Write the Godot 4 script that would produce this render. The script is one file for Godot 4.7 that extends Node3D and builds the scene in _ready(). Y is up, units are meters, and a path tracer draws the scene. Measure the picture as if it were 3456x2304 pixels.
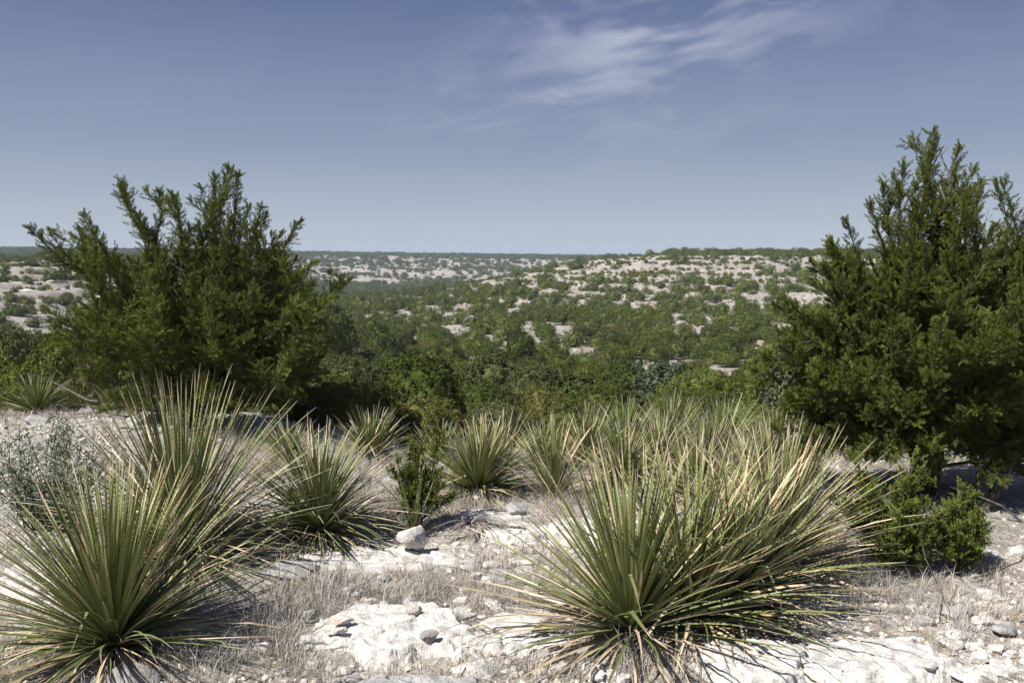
extends Node3D

var rng := RandomNumberGenerator.new()
var n_big := FastNoiseLite.new()
var n_mid := FastNoiseLite.new()
var n_small := FastNoiseLite.new()
var n_cov := FastNoiseLite.new()
var n_warp := FastNoiseLite.new()
var used := {}
var base_tab := PackedFloat32Array()
var M := {}          # materials
var blade := []      # leaf blade meshes, near
var blade_far := []
var rock_meshes := {}
var outcrops := []   # [centre x, z, rx, rz] kept clear of grass
var plants := []     # [x, z, radius] bases kept clear of stones

const STONES = [
	["c", 0, -0.54, -4.39, 0.140, 0.118, 0.115, "pale cream boulder sitting on bare bedrock in front of small juniper shrub"],
	["g", 1, -1.15, -4.13, 0.245, 0.073, 0.208, "grey flat-topped slab striped by leaf shadows beside drooping green sotol"],
	["c", 0, -0.80, -3.99, 0.076, 0.054, 0.057, "cream wedge stone in dry grass below the pale boulder"],
	["c", 0, -0.77, -3.87, 0.052, 0.032, 0.039, "small white block on top of the stone pair in dry grass"],
	["c", 0, -0.79, -3.82, 0.048, 0.033, 0.036, "rounded white stone, lower left of the stone pair in dry grass"],
	["c", 0, -0.74, -3.78, 0.041, 0.025, 0.031, "little white stone just below the stone pair in dry grass"],
	["c", 0, -0.65, -3.85, 0.057, 0.031, 0.042, "white stone half hidden by dry grass right of the stone pair"],
	["c", 1, -0.70, -3.65, 0.077, 0.018, 0.065, "flat white stone in grass just behind the broad bedrock outcrop"],
	["c", 0, -0.59, -3.60, 0.064, 0.048, 0.048, "lumpy white stone in grass behind bedrock outcrop, right of the flat one"],
	["p", 0, -0.44, -3.49, 0.070, 0.042, 0.053, "pinkish lump of rock lying on top of the bedrock outcrop"],
	["r", 1, -0.73, -3.37, 0.097, 0.021, 0.082, "tilted rusty-red edged plate of limestone on the outcrop's left end"],
	["c", 0, -0.74, -3.28, 0.055, 0.028, 0.041, "rounded cream cobble below the rusty-edged plate"],
	["c", 0, -0.70, -3.27, 0.044, 0.022, 0.033, "small cream cobble, right of the rounded one below the rusty plate"],
	["d", 0, -0.34, -3.25, 0.066, 0.033, 0.050, "dark grey angular rock casting shadow on the outcrop's front"],
	["g", 0, -0.61, -3.04, 0.059, 0.032, 0.044, "angular grey rock in front of the outcrop at the frame's bottom"],
	["c", 0, -0.68, -3.03, 0.038, 0.020, 0.028, "small cream stone left of the angular grey rock at the bottom"],
	["c", 0, -0.78, -3.10, 0.044, 0.038, 0.033, "white stone among grass stems left of the outcrop's front corner"],
	["g", 0, -0.89, -3.55, 0.061, 0.053, 0.046, "dark grey rough rock in grass at the outcrop's back left"],
	["g", 0, -1.10, -3.51, 0.072, 0.040, 0.054, "grey rock under dry sotol leaf tips at left"],
	["c", 0, -1.01, -3.39, 0.061, 0.030, 0.045, "pale stone at the ends of dry sotol leaves, left of outcrop"],
	["c", 1, -0.09, -3.74, 0.097, 0.024, 0.083, "smooth cream slab stone in grass left of the big right sotol"],
	["c", 1, -0.24, -3.67, 0.077, 0.022, 0.066, "cream flat stone left of the smooth slab stone in grass"],
	["c", 1, -0.20, -3.61, 0.072, 0.016, 0.061, "low cream stone behind the outcrop's right end"],
	["c", 0, -0.14, -3.59, 0.039, 0.020, 0.029, "small round cream stone right of the low stone behind outcrop"],
	["c", 0, -0.05, -3.48, 0.074, 0.037, 0.055, "pale stone under dry leaf tips of the big right sotol"],
	["g", 0, -0.05, -4.01, 0.117, 0.069, 0.088, "pitted round grey boulder beside layered ledges in the middle"],
	["p", 0, 0.02, -3.93, 0.073, 0.042, 0.055, "split pinkish stone with a shadowed cleft beside the grey boulder"],
	["c", 0, -0.11, -4.19, 0.087, 0.043, 0.065, "pale stone just behind the pitted grey boulder"],
	["c", 1, -0.23, -4.17, 0.070, 0.022, 0.059, "thin tilted plate with shaded underside left of the grey boulder"],
	["c", 0, 0.00, -4.37, 0.090, 0.047, 0.067, "rounded white rock in front of the long white ledge"],
	["c", 0, 0.10, -4.34, 0.046, 0.031, 0.034, "small white stone right of the rounded white rock by the ledge"],
	["c", 1, 0.08, -4.22, 0.170, 0.037, 0.145, "long flat cream slab with shadowed edge behind the split stone"],
	["c", 1, 0.06, -4.10, 0.103, 0.023, 0.087, "thin cream slab lying below the long flat slab"],
	["c", 1, -0.09, -4.72, 0.140, 0.031, 0.119, "flat white rock at the back edge of the long white ledge"],
	["c", 1, 0.07, -4.84, 0.140, 0.031, 0.119, "pale layered rock in grass behind the long white ledge"],
	["g", 0, 0.02, -5.02, 0.115, 0.058, 0.086, "grey humped rock in dry grass in front of the round sotol"],
	["g", 0, -0.21, -4.90, 0.107, 0.054, 0.080, "low grey rock behind the dead grey sotol leaves"],
	["g", 0, 0.30, -3.23, 0.084, 0.048, 0.063, "smooth grey cobble tucked under the big right sotol's leaves"],
	["c", 1, -0.00, -3.47, 0.274, 0.060, 0.233, "wide flat white slab between outcrop and the big right sotol"],
	["c", 1, -0.12, -3.09, 0.138, 0.030, 0.118, "white slab stone at the bottom in front of the outcrop"],
	["g", 0, 1.98, -3.54, 0.123, 0.061, 0.092, "oval grey boulder at the head of the stone litter, lower right"],
	["c", 0, 2.04, -3.45, 0.083, 0.042, 0.062, "pale long stone right of the oval grey boulder"],
	["g", 0, 2.09, -3.38, 0.105, 0.052, 0.079, "rounded blue-grey rock near the right edge of the stone litter"],
	["c", 1, 2.25, -3.77, 0.123, 0.033, 0.105, "white slab leaning in dry twigs below the small juniper bushes"],
	["c", 0, 2.19, -3.57, 0.104, 0.059, 0.078, "pointed cream rock under the leaning white slab"],
	["c", 0, 2.76, -4.38, 0.114, 0.057, 0.085, "cream boulder at the right edge under the big juniper"],
	["c", 0, 2.58, -4.27, 0.074, 0.042, 0.055, "white rock in dry twigs left of the edge boulder"],
	["g", 0, 2.31, -3.99, 0.067, 0.051, 0.050, "grey rock right of the small juniper bush in twigs"],
	["c", 1, 1.91, -3.39, 0.097, 0.021, 0.083, "flat cream stone at the top of the stone litter"],
	["c", 0, 1.85, -3.33, 0.075, 0.038, 0.056, "blocky cream stone left of the flat stone in the litter"],
	["c", 0, 1.80, -3.34, 0.048, 0.024, 0.036, "small cream stone at the litter's left end beside grass"],
	["c", 0, 1.78, -3.24, 0.088, 0.044, 0.066, "large cream stone in the left middle of the litter"],
	["c", 0, 1.84, -3.13, 0.084, 0.042, 0.063, "jagged cream stone in the lower middle of the litter"],
	["c", 1, 1.91, -3.09, 0.106, 0.023, 0.090, "broad cream slab stone near the lower right corner"],
	["c", 0, 1.72, -3.11, 0.040, 0.041, 0.030, "upright cream stone beside the big smooth slab's tip"],
	["c", 1, 1.80, -3.06, 0.083, 0.018, 0.070, "flat cream stone left of the broad slab stone, lower right"],
	["c", 1, 1.75, -3.04, 0.121, 0.027, 0.103, "pale slab cut by the frame bottom in the stone litter"],
	["c", 0, 1.86, -3.04, 0.057, 0.029, 0.043, "small cream stone touching the broad slab stone, lower right"],
	["c", 0, 1.62, -3.28, 0.065, 0.042, 0.049, "cream stone at the back edge of the big smooth slab"],
	["c", 1, 1.71, -3.42, 0.067, 0.015, 0.057, "thin cream stone behind the big smooth slab in grass"],
	["c", 0, 1.96, -3.22, 0.064, 0.032, 0.048, "cream stone in the right middle of the litter"],
	["g", 1, -3.86, -6.48, 0.190, 0.046, 0.162, "grey rounded slab at the gravel bank on the left edge"],
	["g", 1, -4.52, -7.78, 0.226, 0.094, 0.192, "grey rock on the gravel bank below the far left sotols"],
	["d", 0, -1.44, -2.99, 0.171, 0.087, 0.129, "dark weathered boulder under the front left sotol"],
	["c", 0, -3.48, -7.94, 0.148, 0.111, 0.111, "white broken rock in front of the left juniper's trunk"],
	["c", 0, -3.53, -8.51, 0.171, 0.095, 0.129, "pale broken rock behind the tall sotol's leaf tips"],
	["c", 0, -3.51, -7.65, 0.183, 0.091, 0.137, "cream rock at the foot of the left juniper, nearest the gravel bank"],
]
const BUSHES = [
	["j", -1.71, -15.00, 1.85, 0.00, "dark round juniper at the shelf's edge behind the small juniper shrub"],
	["d", -2.88, -14.50, 1.29, 0.02, "olive juniper with bare grey twigs below, beside the tall left juniper"],
	["o", -0.53, -28.00, 2.42, -1.53, "dark green oak bush behind the shelf edge juniper, above the round sotol"],
	["y", -0.14, -12.50, 0.75, -0.63, "low bright green bush just behind the round sotol"],
	["j", -0.65, -20.00, 1.78, -1.31, "mid green juniper between the dark shelf edge juniper and the oaks"],
	["k", 1.77, -21.00, 1.93, -1.23, "dark oak bush with rounded crown left of the silvery oak"],
	["s", 4.67, -25.00, 2.16, -1.37, "silvery grey-green oak bush standing above the sotol thicket"],
	["k", 2.85, -20.00, 1.36, -1.49, "dark oak bush below the silvery oak's left flank"],
	["j", 1.74, -15.00, 1.65, -0.96, "broad dark juniper directly behind the sotol thicket's left end"],
	["j", 3.82, -17.00, 1.34, -1.07, "juniper behind the sotol thicket, below the silvery oak"],
	["j", 2.41, -14.00, 1.25, -0.89, "low juniper in front of the silvery oak at the thicket's edge"],
	["j", 6.43, -23.00, 1.63, -1.50, "pointed juniper between the silvery oak and the right oak bush"],
	["y", 3.58, -12.50, 1.25, -0.53, "yellow-green juniper skirt at the foot of the big right juniper"],
	["d", 0.79, -19.00, 1.25, -1.20, "pale olive bush with grey twigs right of the mid green juniper"],
	["j", 15.97, -62.00, 2.86, -4.12, "rounded juniper beside the bare white patch on the right slope"],
	["j", 22.30, -105.00, 2.86, -6.09, "small round juniper alone on pale ground at the right slope"],
	["j", 28.35, -105.00, 3.41, -5.53, "round juniper pair member right of the pale slope clearing"],
	["k", -18.16, -30.00, 2.36, 0.07, "dark wide bush cut by the left edge below the rocky hill"],
	["y", -7.62, -14.00, 1.25, 0.55, "yellow-green juniper left of the tall left juniper"],
	["y", -7.53, -12.50, 0.98, 0.07, "low bright green juniper at the left edge above the sotols"],
	["d", -6.08, -12.00, 0.76, 0.29, "olive twiggy juniper right behind the tall left juniper"],
	["k", -81.19, -140.00, 3.67, 1.02, "dark bush on the crest of the rocky left hill"],
	["j", -12.00, -55.00, 3.75, -1.21, "dark juniper in the valley right of the tall left juniper"],
	["j", -9.49, -60.00, 3.46, -2.89, "dark juniper beside the pale valley clearing"],
	["r", 0.35, -48.00, 0.86, -3.51, "small dead rust-red bush among green junipers in the valley"],
	["j", 0.60, -60.00, 2.67, -3.52, "dark juniper in the valley just above the rust-red bush"],
	["d", -1.75, -8.60, 0.90, 0.05, "low grey-olive brush at the foot of the left juniper's right side"],
	["d", -0.95, -8.90, 0.95, -0.12, "low twiggy brush between the straw-streaked sotol and the dark juniper"],
	["j", -2.20, -9.20, 1.20, 0.35, "juniper half hidden behind the left juniper's right skirt"],
	["d", -0.20, -9.00, 0.80, -0.20, "grey brush on the slope behind the round full sotol"],
	["j", 0.75, -9.80, 1.30, -0.15, "low dark juniper just behind the thicket's left end"],
]


# ------------------------------------------------------------------ helpers
class MB:
	var v := PackedVector3Array()
	var c := PackedColorArray()
	var n := PackedVector3Array()
	func tri(a: Vector3, b: Vector3, d: Vector3, col: Color) -> void:
		v.push_back(a); v.push_back(b); v.push_back(d)
		c.push_back(col); c.push_back(col); c.push_back(col)
	func tri3(a: Vector3, b: Vector3, d: Vector3, ca: Color, cb: Color, cd: Color) -> void:
		v.push_back(a); v.push_back(b); v.push_back(d)
		c.push_back(ca); c.push_back(cb); c.push_back(cd)
	func quad(a: Vector3, b: Vector3, d: Vector3, e: Vector3, col: Color) -> void:
		tri(a, b, d, col); tri(a, d, e, col)
	func tube(pts: Array, radii: Array, sides: int, col: Color) -> void:
		# smooth-sided tube, with normals
		while n.size() < v.size():
			n.push_back(Vector3.UP)
		var rings := []
		for i in pts.size():
			var t: Vector3 = (pts[mini(i + 1, pts.size() - 1)] - pts[maxi(i - 1, 0)]).normalized()
			var side := t.cross(Vector3(0.31, 0.17, 0.93)).normalized()
			var up := side.cross(t)
			var ring := []
			for k in sides:
				var a := TAU * k / sides
				ring.append(side * cos(a) + up * sin(a))
			rings.append(ring)
		for i in pts.size() - 1:
			var ca := col * (0.85 + 0.3 * fmod(i * 0.618, 1.0))
			for k in sides:
				var k2 := (k + 1) % sides
				var a0: Vector3 = pts[i] + rings[i][k] * radii[i]
				var a1: Vector3 = pts[i] + rings[i][k2] * radii[i]
				var b0: Vector3 = pts[i + 1] + rings[i + 1][k] * radii[i + 1]
				var b1: Vector3 = pts[i + 1] + rings[i + 1][k2] * radii[i + 1]
				tri(a0, a1, b1, ca); tri(a0, b1, b0, ca)
				n.push_back(rings[i][k]); n.push_back(rings[i][k2]); n.push_back(rings[i + 1][k2])
				n.push_back(rings[i][k]); n.push_back(rings[i + 1][k2]); n.push_back(rings[i + 1][k])
	func put(m: Array, x: Transform3D, tint: Color) -> void:
		# append another mesh's triangles (its arrays), moved
		v.append_array(x * (m[0] as PackedVector3Array))
		for col in (m[1] as PackedColorArray):
			c.push_back(col * tint)
	func mesh() -> ArrayMesh:
		var a := []
		a.resize(Mesh.ARRAY_MAX)
		a[Mesh.ARRAY_VERTEX] = v
		a[Mesh.ARRAY_COLOR] = c
		if n.size() == v.size():
			a[Mesh.ARRAY_NORMAL] = n
		var m := ArrayMesh.new()
		m.add_surface_from_arrays(Mesh.PRIMITIVE_TRIANGLES, a)
		return m
	func arrays() -> Array:
		return [v, c]


func rr(a: float, b: float) -> float:
	return rng.randf_range(a, b)

func rdir() -> Vector3:
	var y := rr(-1.0, 1.0)
	var a := rr(0.0, TAU)
	var s := sqrt(1.0 - y * y)
	return Vector3(cos(a) * s, y, sin(a) * s)

func numbered(called: String) -> String:
	var k: int = used.get(called, 0)
	used[called] = k + 1
	return called if k == 0 else "%s_%03d" % [called, k]

func tag(o: Node, label: String, category: String, group := "", kind := "") -> void:
	if label: o.set_meta("label", label)
	if category: o.set_meta("category", category)
	if group: o.set_meta("group", group)
	if kind: o.set_meta("kind", kind)

func thing(called: String, at: Vector3, label: String, category: String, group := "", turn := 0.0) -> Node3D:
	var o := Node3D.new()
	o.name = numbered(called)
	add_child(o)
	o.position = at
	o.rotation.y = turn
	tag(o, label, category, group)
	return o

func part(called: String, mesh: Mesh, mat: Material, parent: Node) -> MeshInstance3D:
	var o := MeshInstance3D.new()
	o.name = called
	o.mesh = mesh
	if mat: o.material_override = mat
	parent.add_child(o, true)
	return o

func solo(called: String, mesh: Mesh, mat: Material, at: Vector3, label: String, category: String, group := "") -> MeshInstance3D:
	var o := MeshInstance3D.new()
	o.name = numbered(called)
	o.mesh = mesh
	o.material_override = mat
	o.position = at
	add_child(o)
	tag(o, label, category, group)
	return o

func copies(called: String, mesh: Mesh, mat: Material, where: Array, tints: Array, parent: Node) -> MultiMeshInstance3D:
	var mm := MultiMesh.new()
	mm.transform_format = MultiMesh.TRANSFORM_3D
	mm.use_colors = true
	mm.mesh = mesh
	mm.instance_count = where.size()
	for i in where.size():
		mm.set_instance_transform(i, where[i])
		mm.set_instance_color(i, tints[i])
	var o := MultiMeshInstance3D.new()
	o.name = called
	o.multimesh = mm
	o.material_override = mat
	parent.add_child(o, true)
	return o

func along(dir: Vector3, roll: float, sx: float, sy: float, sz: float, at: Vector3) -> Transform3D:
	# a transform whose y axis runs along dir
	var y := dir.normalized()
	var x := y.cross(Vector3(0.21, 0.13, 0.97)).normalized()
	var z := x.cross(y)
	var x2 := x * cos(roll) + z * sin(roll)
	var z2 := x2.cross(y)
	return Transform3D(x2 * sx, y * sy, z2 * sz, at)

func noise(seed_: int, wavelength: float, octaves: int, type := FastNoiseLite.TYPE_SIMPLEX_SMOOTH) -> FastNoiseLite:
	var n := FastNoiseLite.new()
	n.noise_type = type
	n.seed = seed_
	n.frequency = 1.0 / wavelength
	n.fractal_octaves = octaves
	return n


# ------------------------------------------------------------------ lie of the land (metres; the view looks along -z)
func make_base() -> void:
	var d := [0.0, 5.6, 7.0, 9.0, 11.5, 15.0, 20.0, 30.0, 45.0, 70.0, 110.0, 200.0, 450.0, 1200.0]
	var h := [0.0, 0.0, -0.16, -0.5, -1.0, -1.75, -2.6, -3.8, -5.0, -6.6, -8.6, -12.6, -17.5, -18.0]
	base_tab.resize(1201)
	for i in 1201:
		var e := i * 0.25 if i < 80 else 20.0 + (i - 80)
		var k := 0
		while k < d.size() - 2 and e > d[k + 1]:
			k += 1
		base_tab[i] = lerpf(h[k], h[k + 1], clampf((e - d[k]) / (d[k + 1] - d[k]), 0.0, 1.0))
	for pass_ in 4:
		for i in range(18, 1200):
			base_tab[i] = (base_tab[i - 1] + base_tab[i] * 2.0 + base_tab[i + 1]) * 0.25

func hills(x: float, d: float) -> Vector3:
	# weights of the left hill, the right spur and the far plateau
	var wl := smoothstep(25.0, 85.0, -x + maxf(0.0, d - 150.0) * -0.25) * smoothstep(55.0, 150.0, d)
	var xs := x - 0.2 * maxf(0.0, d - 230.0) + 6.0 * n_mid.get_noise_2d(x * 0.25, d * 0.25)
	var wr := smoothstep(-75.0, 48.0, xs) * smoothstep(55.0, 230.0, d)
	var wf := smoothstep(450.0, 850.0, d + 60.0 * n_big.get_noise_2d(x * 0.2, d * 0.2))
	return Vector3(wl, wr, wf)

func height(x: float, z: float) -> float:
	var d := -z
	if d < 4.0:
		return near_height(x, d)
	# the shelf reaches farther out on the left
	var e := d - 2.2 * (1.0 - smoothstep(-2.8, -0.6, x)) * smoothstep(4.0, 7.0, d) * (1.0 - smoothstep(15.0, 40.0, d))
	var i := clampf(e * 4.0 if e < 20.0 else 80.0 + (e - 20.0), 0.0, 1199.0)
	var k := int(i)
	var h := lerpf(base_tab[k], base_tab[mini(k + 1, 1200)], i - k)
	var r := smoothstep(20.0, 110.0, d)
	if d > 50.0:
		var w := hills(x, d)
		h = lerpf(h, 2.0, w.y)
		h = lerpf(h, 0.8, w.x)
		h = lerpf(h, clampf(2.2 - 0.014 * x, -4.0, 10.0), w.z)
		var hill := maxf(w.x, maxf(w.y, w.z))
		h += n_big.get_noise_2d(x, z) * (1.6 * r + 3.5 * smoothstep(0.05, 0.5, w.z) * (1.0 - smoothstep(0.8, 1.0, w.z))) * (1.0 - 0.75 * smoothstep(0.9, 1.0, hill))
		h += n_mid.get_noise_2d(x, z) * 0.45 * r
		# limestone ledges: the slopes rise in low steps
		var step := 1.05
		var q := h / step + 0.35 * n_mid.get_noise_2d(x * 0.5 + 90.0, z * 0.5)
		var f := floorf(q)
		var t := (f + smoothstep(0.5, 0.82, q - f)) * step - 0.3 * step * n_mid.get_noise_2d(x * 0.5 + 90.0, z * 0.5)
		h = lerpf(h, t, 0.85 * smoothstep(0.05, 0.3, hill))
		return h
	return h + near_height(x, d) * (1.0 - smoothstep(9.0, 16.0, d)) + r * (n_mid.get_noise_2d(x, z) * 0.45 + n_big.get_noise_2d(x, z) * 1.6) + 0.12 * smoothstep(9.0, 18.0, d) * n_mid.get_noise_2d(x * 3.0, z * 3.0)

func near_height(x: float, d: float) -> float:
	var h := 0.035 * n_mid.get_noise_2d(x * 9.0, d * 9.0) + 0.014 * n_small.get_noise_2d(x, d)
	# the caliche bank on the left
	var bank := exp(-(pow((x + 3.9) / 1.3, 2.0) + pow((d - 7.0) / 1.4, 2.0)))
	return h + 0.10 * bank

func paleness(x: float, z: float) -> float:
	# 1: bare pale limestone and caliche; 0: grey soil under dry grass
	var d := -z
	var p := 0.5 + 1.1 * n_cov.get_noise_2d(x * 12.0, z * 12.0)
	if d < 14.0:
		p += 1.2 * exp(-(pow((x + 3.9) / 1.5, 2.0) + pow((d - 7.0) / 1.6, 2.0)))
		p += 0.9 * exp(-(pow((x - 2.05) / 0.45, 2.0) + pow((d - 3.3) / 0.45, 2.0)))
		p += 0.7 * exp(-(pow((x + 0.35) / 0.6, 2.0) + pow((d - 4.35) / 0.3, 2.0)))
		p += 0.6 * exp(-(pow((x - 0.5) / 0.9, 2.0) + pow((d - 4.6) / 0.35, 2.0)))
		p += 0.5 * exp(-(pow((x + 0.1) / 0.7, 2.0) + pow((d - 3.1) / 0.3, 2.0)))
		p -= 0.6 * exp(-(pow((x + 0.5) / 0.5, 2.0) + pow((d - 3.85) / 0.25, 2.0)))
		p -= 0.5 * exp(-(pow((x - 1.9) / 0.5, 2.0) + pow((d - 4.1) / 0.4, 2.0)))
	return clampf(p, 0.0, 1.0)


# ------------------------------------------------------------------ materials
func ramp_image(n: FastNoiseLite, size: int, lo: float, hi: float, dark: Color, light: Color) -> Image:
	var g := n.get_seamless_image(size, size)
	var im := Image.create(size, size, false, Image.FORMAT_RGB8)
	for y in size:
		for x in size:
			var t := smoothstep(lo, hi, g.get_pixel(x, y).r)
			im.set_pixel(x, y, dark.lerp(light, t))
	return im

func leafy(called: String, back: float, rough: float) -> StandardMaterial3D:
	var m := StandardMaterial3D.new()
	m.resource_name = called
	m.vertex_color_use_as_albedo = true
	m.roughness = rough
	m.cull_mode = BaseMaterial3D.CULL_DISABLED
	m.backlight_enabled = back > 0.0
	m.backlight = Color(back, back, back)
	m.metallic_specular = 0.2
	return m

func make_materials() -> void:
	# gravelly ground: crushed limestone, pebble cells with gaps between, fine and coarse
	var cell := noise(5, 22.0, 1, FastNoiseLite.TYPE_CELLULAR)
	cell.cellular_return_type = FastNoiseLite.RETURN_DISTANCE2_SUB
	cell.fractal_type = FastNoiseLite.FRACTAL_NONE
	var cell2 := noise(9, 60.0, 1, FastNoiseLite.TYPE_CELLULAR)
	cell2.cellular_return_type = FastNoiseLite.RETURN_DISTANCE2_SUB
	cell2.fractal_type = FastNoiseLite.FRACTAL_NONE
	var tone := noise(15, 60.0, 1, FastNoiseLite.TYPE_CELLULAR)
	tone.cellular_return_type = FastNoiseLite.RETURN_CELL_VALUE
	tone.fractal_type = FastNoiseLite.FRACTAL_NONE
	var fine := noise(11, 8.0, 4)
	var s := 512
	var a := cell.get_seamless_image(s, s)
	var b := cell2.get_seamless_image(s, s)
	var t := tone.get_seamless_image(s, s)
	var f := fine.get_seamless_image(s, s)
	var col := Image.create(s, s, false, Image.FORMAT_RGB8)
	var hi := Image.create(s, s, false, Image.FORMAT_RGB8)
	for y in s:
		for x in s:
			var va := a.get_pixel(x, y).r
			var vb := b.get_pixel(x, y).r
			var vf := f.get_pixel(x, y).r
			var vt := t.get_pixel(x, y).r
			var k := clampf(0.80 + 0.16 * vt + 0.22 * (vf - 0.5), 0.0, 1.0)
			var stone_c := Color(k, k * (0.99 + 0.008 * vt), k * (0.97 + 0.025 * vt))
			# brown earth and litter in the gaps between the fragments, where the fragments lie open
			var gap := (1.0 - smoothstep(0.03, 0.13, minf(vb, va * 1.3))) * smoothstep(0.35, 0.6, vf)
			col.set_pixel(x, y, stone_c.lerp(Color(0.66, 0.60, 0.53), 0.6 * gap))
			var e := clampf(0.5 * smoothstep(0.02, 0.4, vb) + 0.3 * smoothstep(0.02, 0.4, va) + 0.2 * vf, 0.0, 1.0)
			hi.set_pixel(x, y, Color(e, e, e))
	var g := StandardMaterial3D.new()
	g.resource_name = "limestone_gravel"
	g.albedo_texture = ImageTexture.create_from_image(col)
	g.heightmap_enabled = true
	g.heightmap_texture = ImageTexture.create_from_image(hi)
	g.heightmap_scale = 2.2
	g.uv1_triplanar = true
	g.uv1_world_triplanar = true
	g.uv1_scale = Vector3(1.05, 1.05, 1.05)
	g.vertex_color_use_as_albedo = true
	g.roughness = 0.95
	g.metallic_specular = 0.2
	M.ground = g
	# weathered limestone: cream where fresh, grey lichen skin, pits
	var rn := noise(21, 90.0, 5)
	var rp := noise(22, 14.0, 3)
	var rs := rn.get_seamless_image(s, s)
	var rpi := rp.get_seamless_image(s, s)
	var rock_h := Image.create(s, s, false, Image.FORMAT_RGB8)
	for y in s:
		for x in s:
			var e := clampf(0.55 * rs.get_pixel(x, y).r + 0.45 * smoothstep(0.2, 0.75, rpi.get_pixel(x, y).r), 0.0, 1.0)
			rock_h.set_pixel(x, y, Color(e, e, e))
	var rh := ImageTexture.create_from_image(rock_h)
	var kinds := {
		"c": [Color(0.57, 0.55, 0.512), Color(0.335, 0.33, 0.315)],
		"g": [Color(0.36, 0.355, 0.345), Color(0.22, 0.22, 0.215)],
		"p": [Color(0.50, 0.455, 0.405), Color(0.33, 0.30, 0.27)],
		"r": [Color(0.52, 0.47, 0.42), Color(0.34, 0.26, 0.21)],
		"d": [Color(0.29, 0.275, 0.26), Color(0.16, 0.15, 0.145)],
	}
	for key in kinds:
		var im := Image.create(s, s, false, Image.FORMAT_RGB8)
		var light: Color = kinds[key][0].linear_to_srgb()
		var dark: Color = kinds[key][1].linear_to_srgb()
		for y in s:
			for x in s:
				var w := smoothstep(0.25, 0.62, rs.get_pixel(x, y).r * 0.72 + rpi.get_pixel(x, y).r * 0.28)
				im.set_pixel(x, y, dark.lerp(light, w))
		var m := StandardMaterial3D.new()
		m.resource_name = {"c": "cream_limestone", "g": "grey_limestone", "p": "pinkish_limestone", "r": "rusty_limestone", "d": "dark_limestone"}[key]
		m.albedo_texture = ImageTexture.create_from_image(im)
		m.heightmap_enabled = true
		m.heightmap_texture = rh
		m.heightmap_scale = 0.55
		m.uv1_triplanar = true
		m.uv1_world_triplanar = true
		m.uv1_scale = Vector3(1.7, 1.7, 1.7)
		m.roughness = 0.92
		m.metallic_specular = 0.25
		M[key] = m
	M.pebble = leafy("pebble_limestone", 0.0, 0.95)
	M.pebble.metallic_specular = 0.2
	M.blade = leafy("sotol_blade", 0.18, 0.42)
	M.blade.metallic_specular = 0.4
	M.straw = leafy("dry_grass_straw", 0.2, 0.8)
	M.needle = leafy("juniper_scale_leaves", 0.1, 0.6)
	M.leaf = leafy("oak_leaves", 0.1, 0.5)
	var bark := leafy("shaggy_bark", 0.0, 0.9)
	var bk := StandardMaterial3D.new()
	bk.resource_name = "shaggy_juniper_bark"
	bk.vertex_color_use_as_albedo = true
	bk.roughness = 0.95
	bk.metallic_specular = 0.15
	bk.albedo_texture = ImageTexture.create_from_image(ramp_image(noise(31, 40.0, 5), 256, 0.3, 0.7, Color(0.5, 0.5, 0.5), Color(1, 1, 1)))
	bk.heightmap_enabled = true
	bk.heightmap_texture = rh
	bk.heightmap_scale = 1.5
	bk.uv1_triplanar = true
	bk.uv1_scale = Vector3(9, 2.2, 9)
	bark = bk
	M.bark = bark


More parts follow.
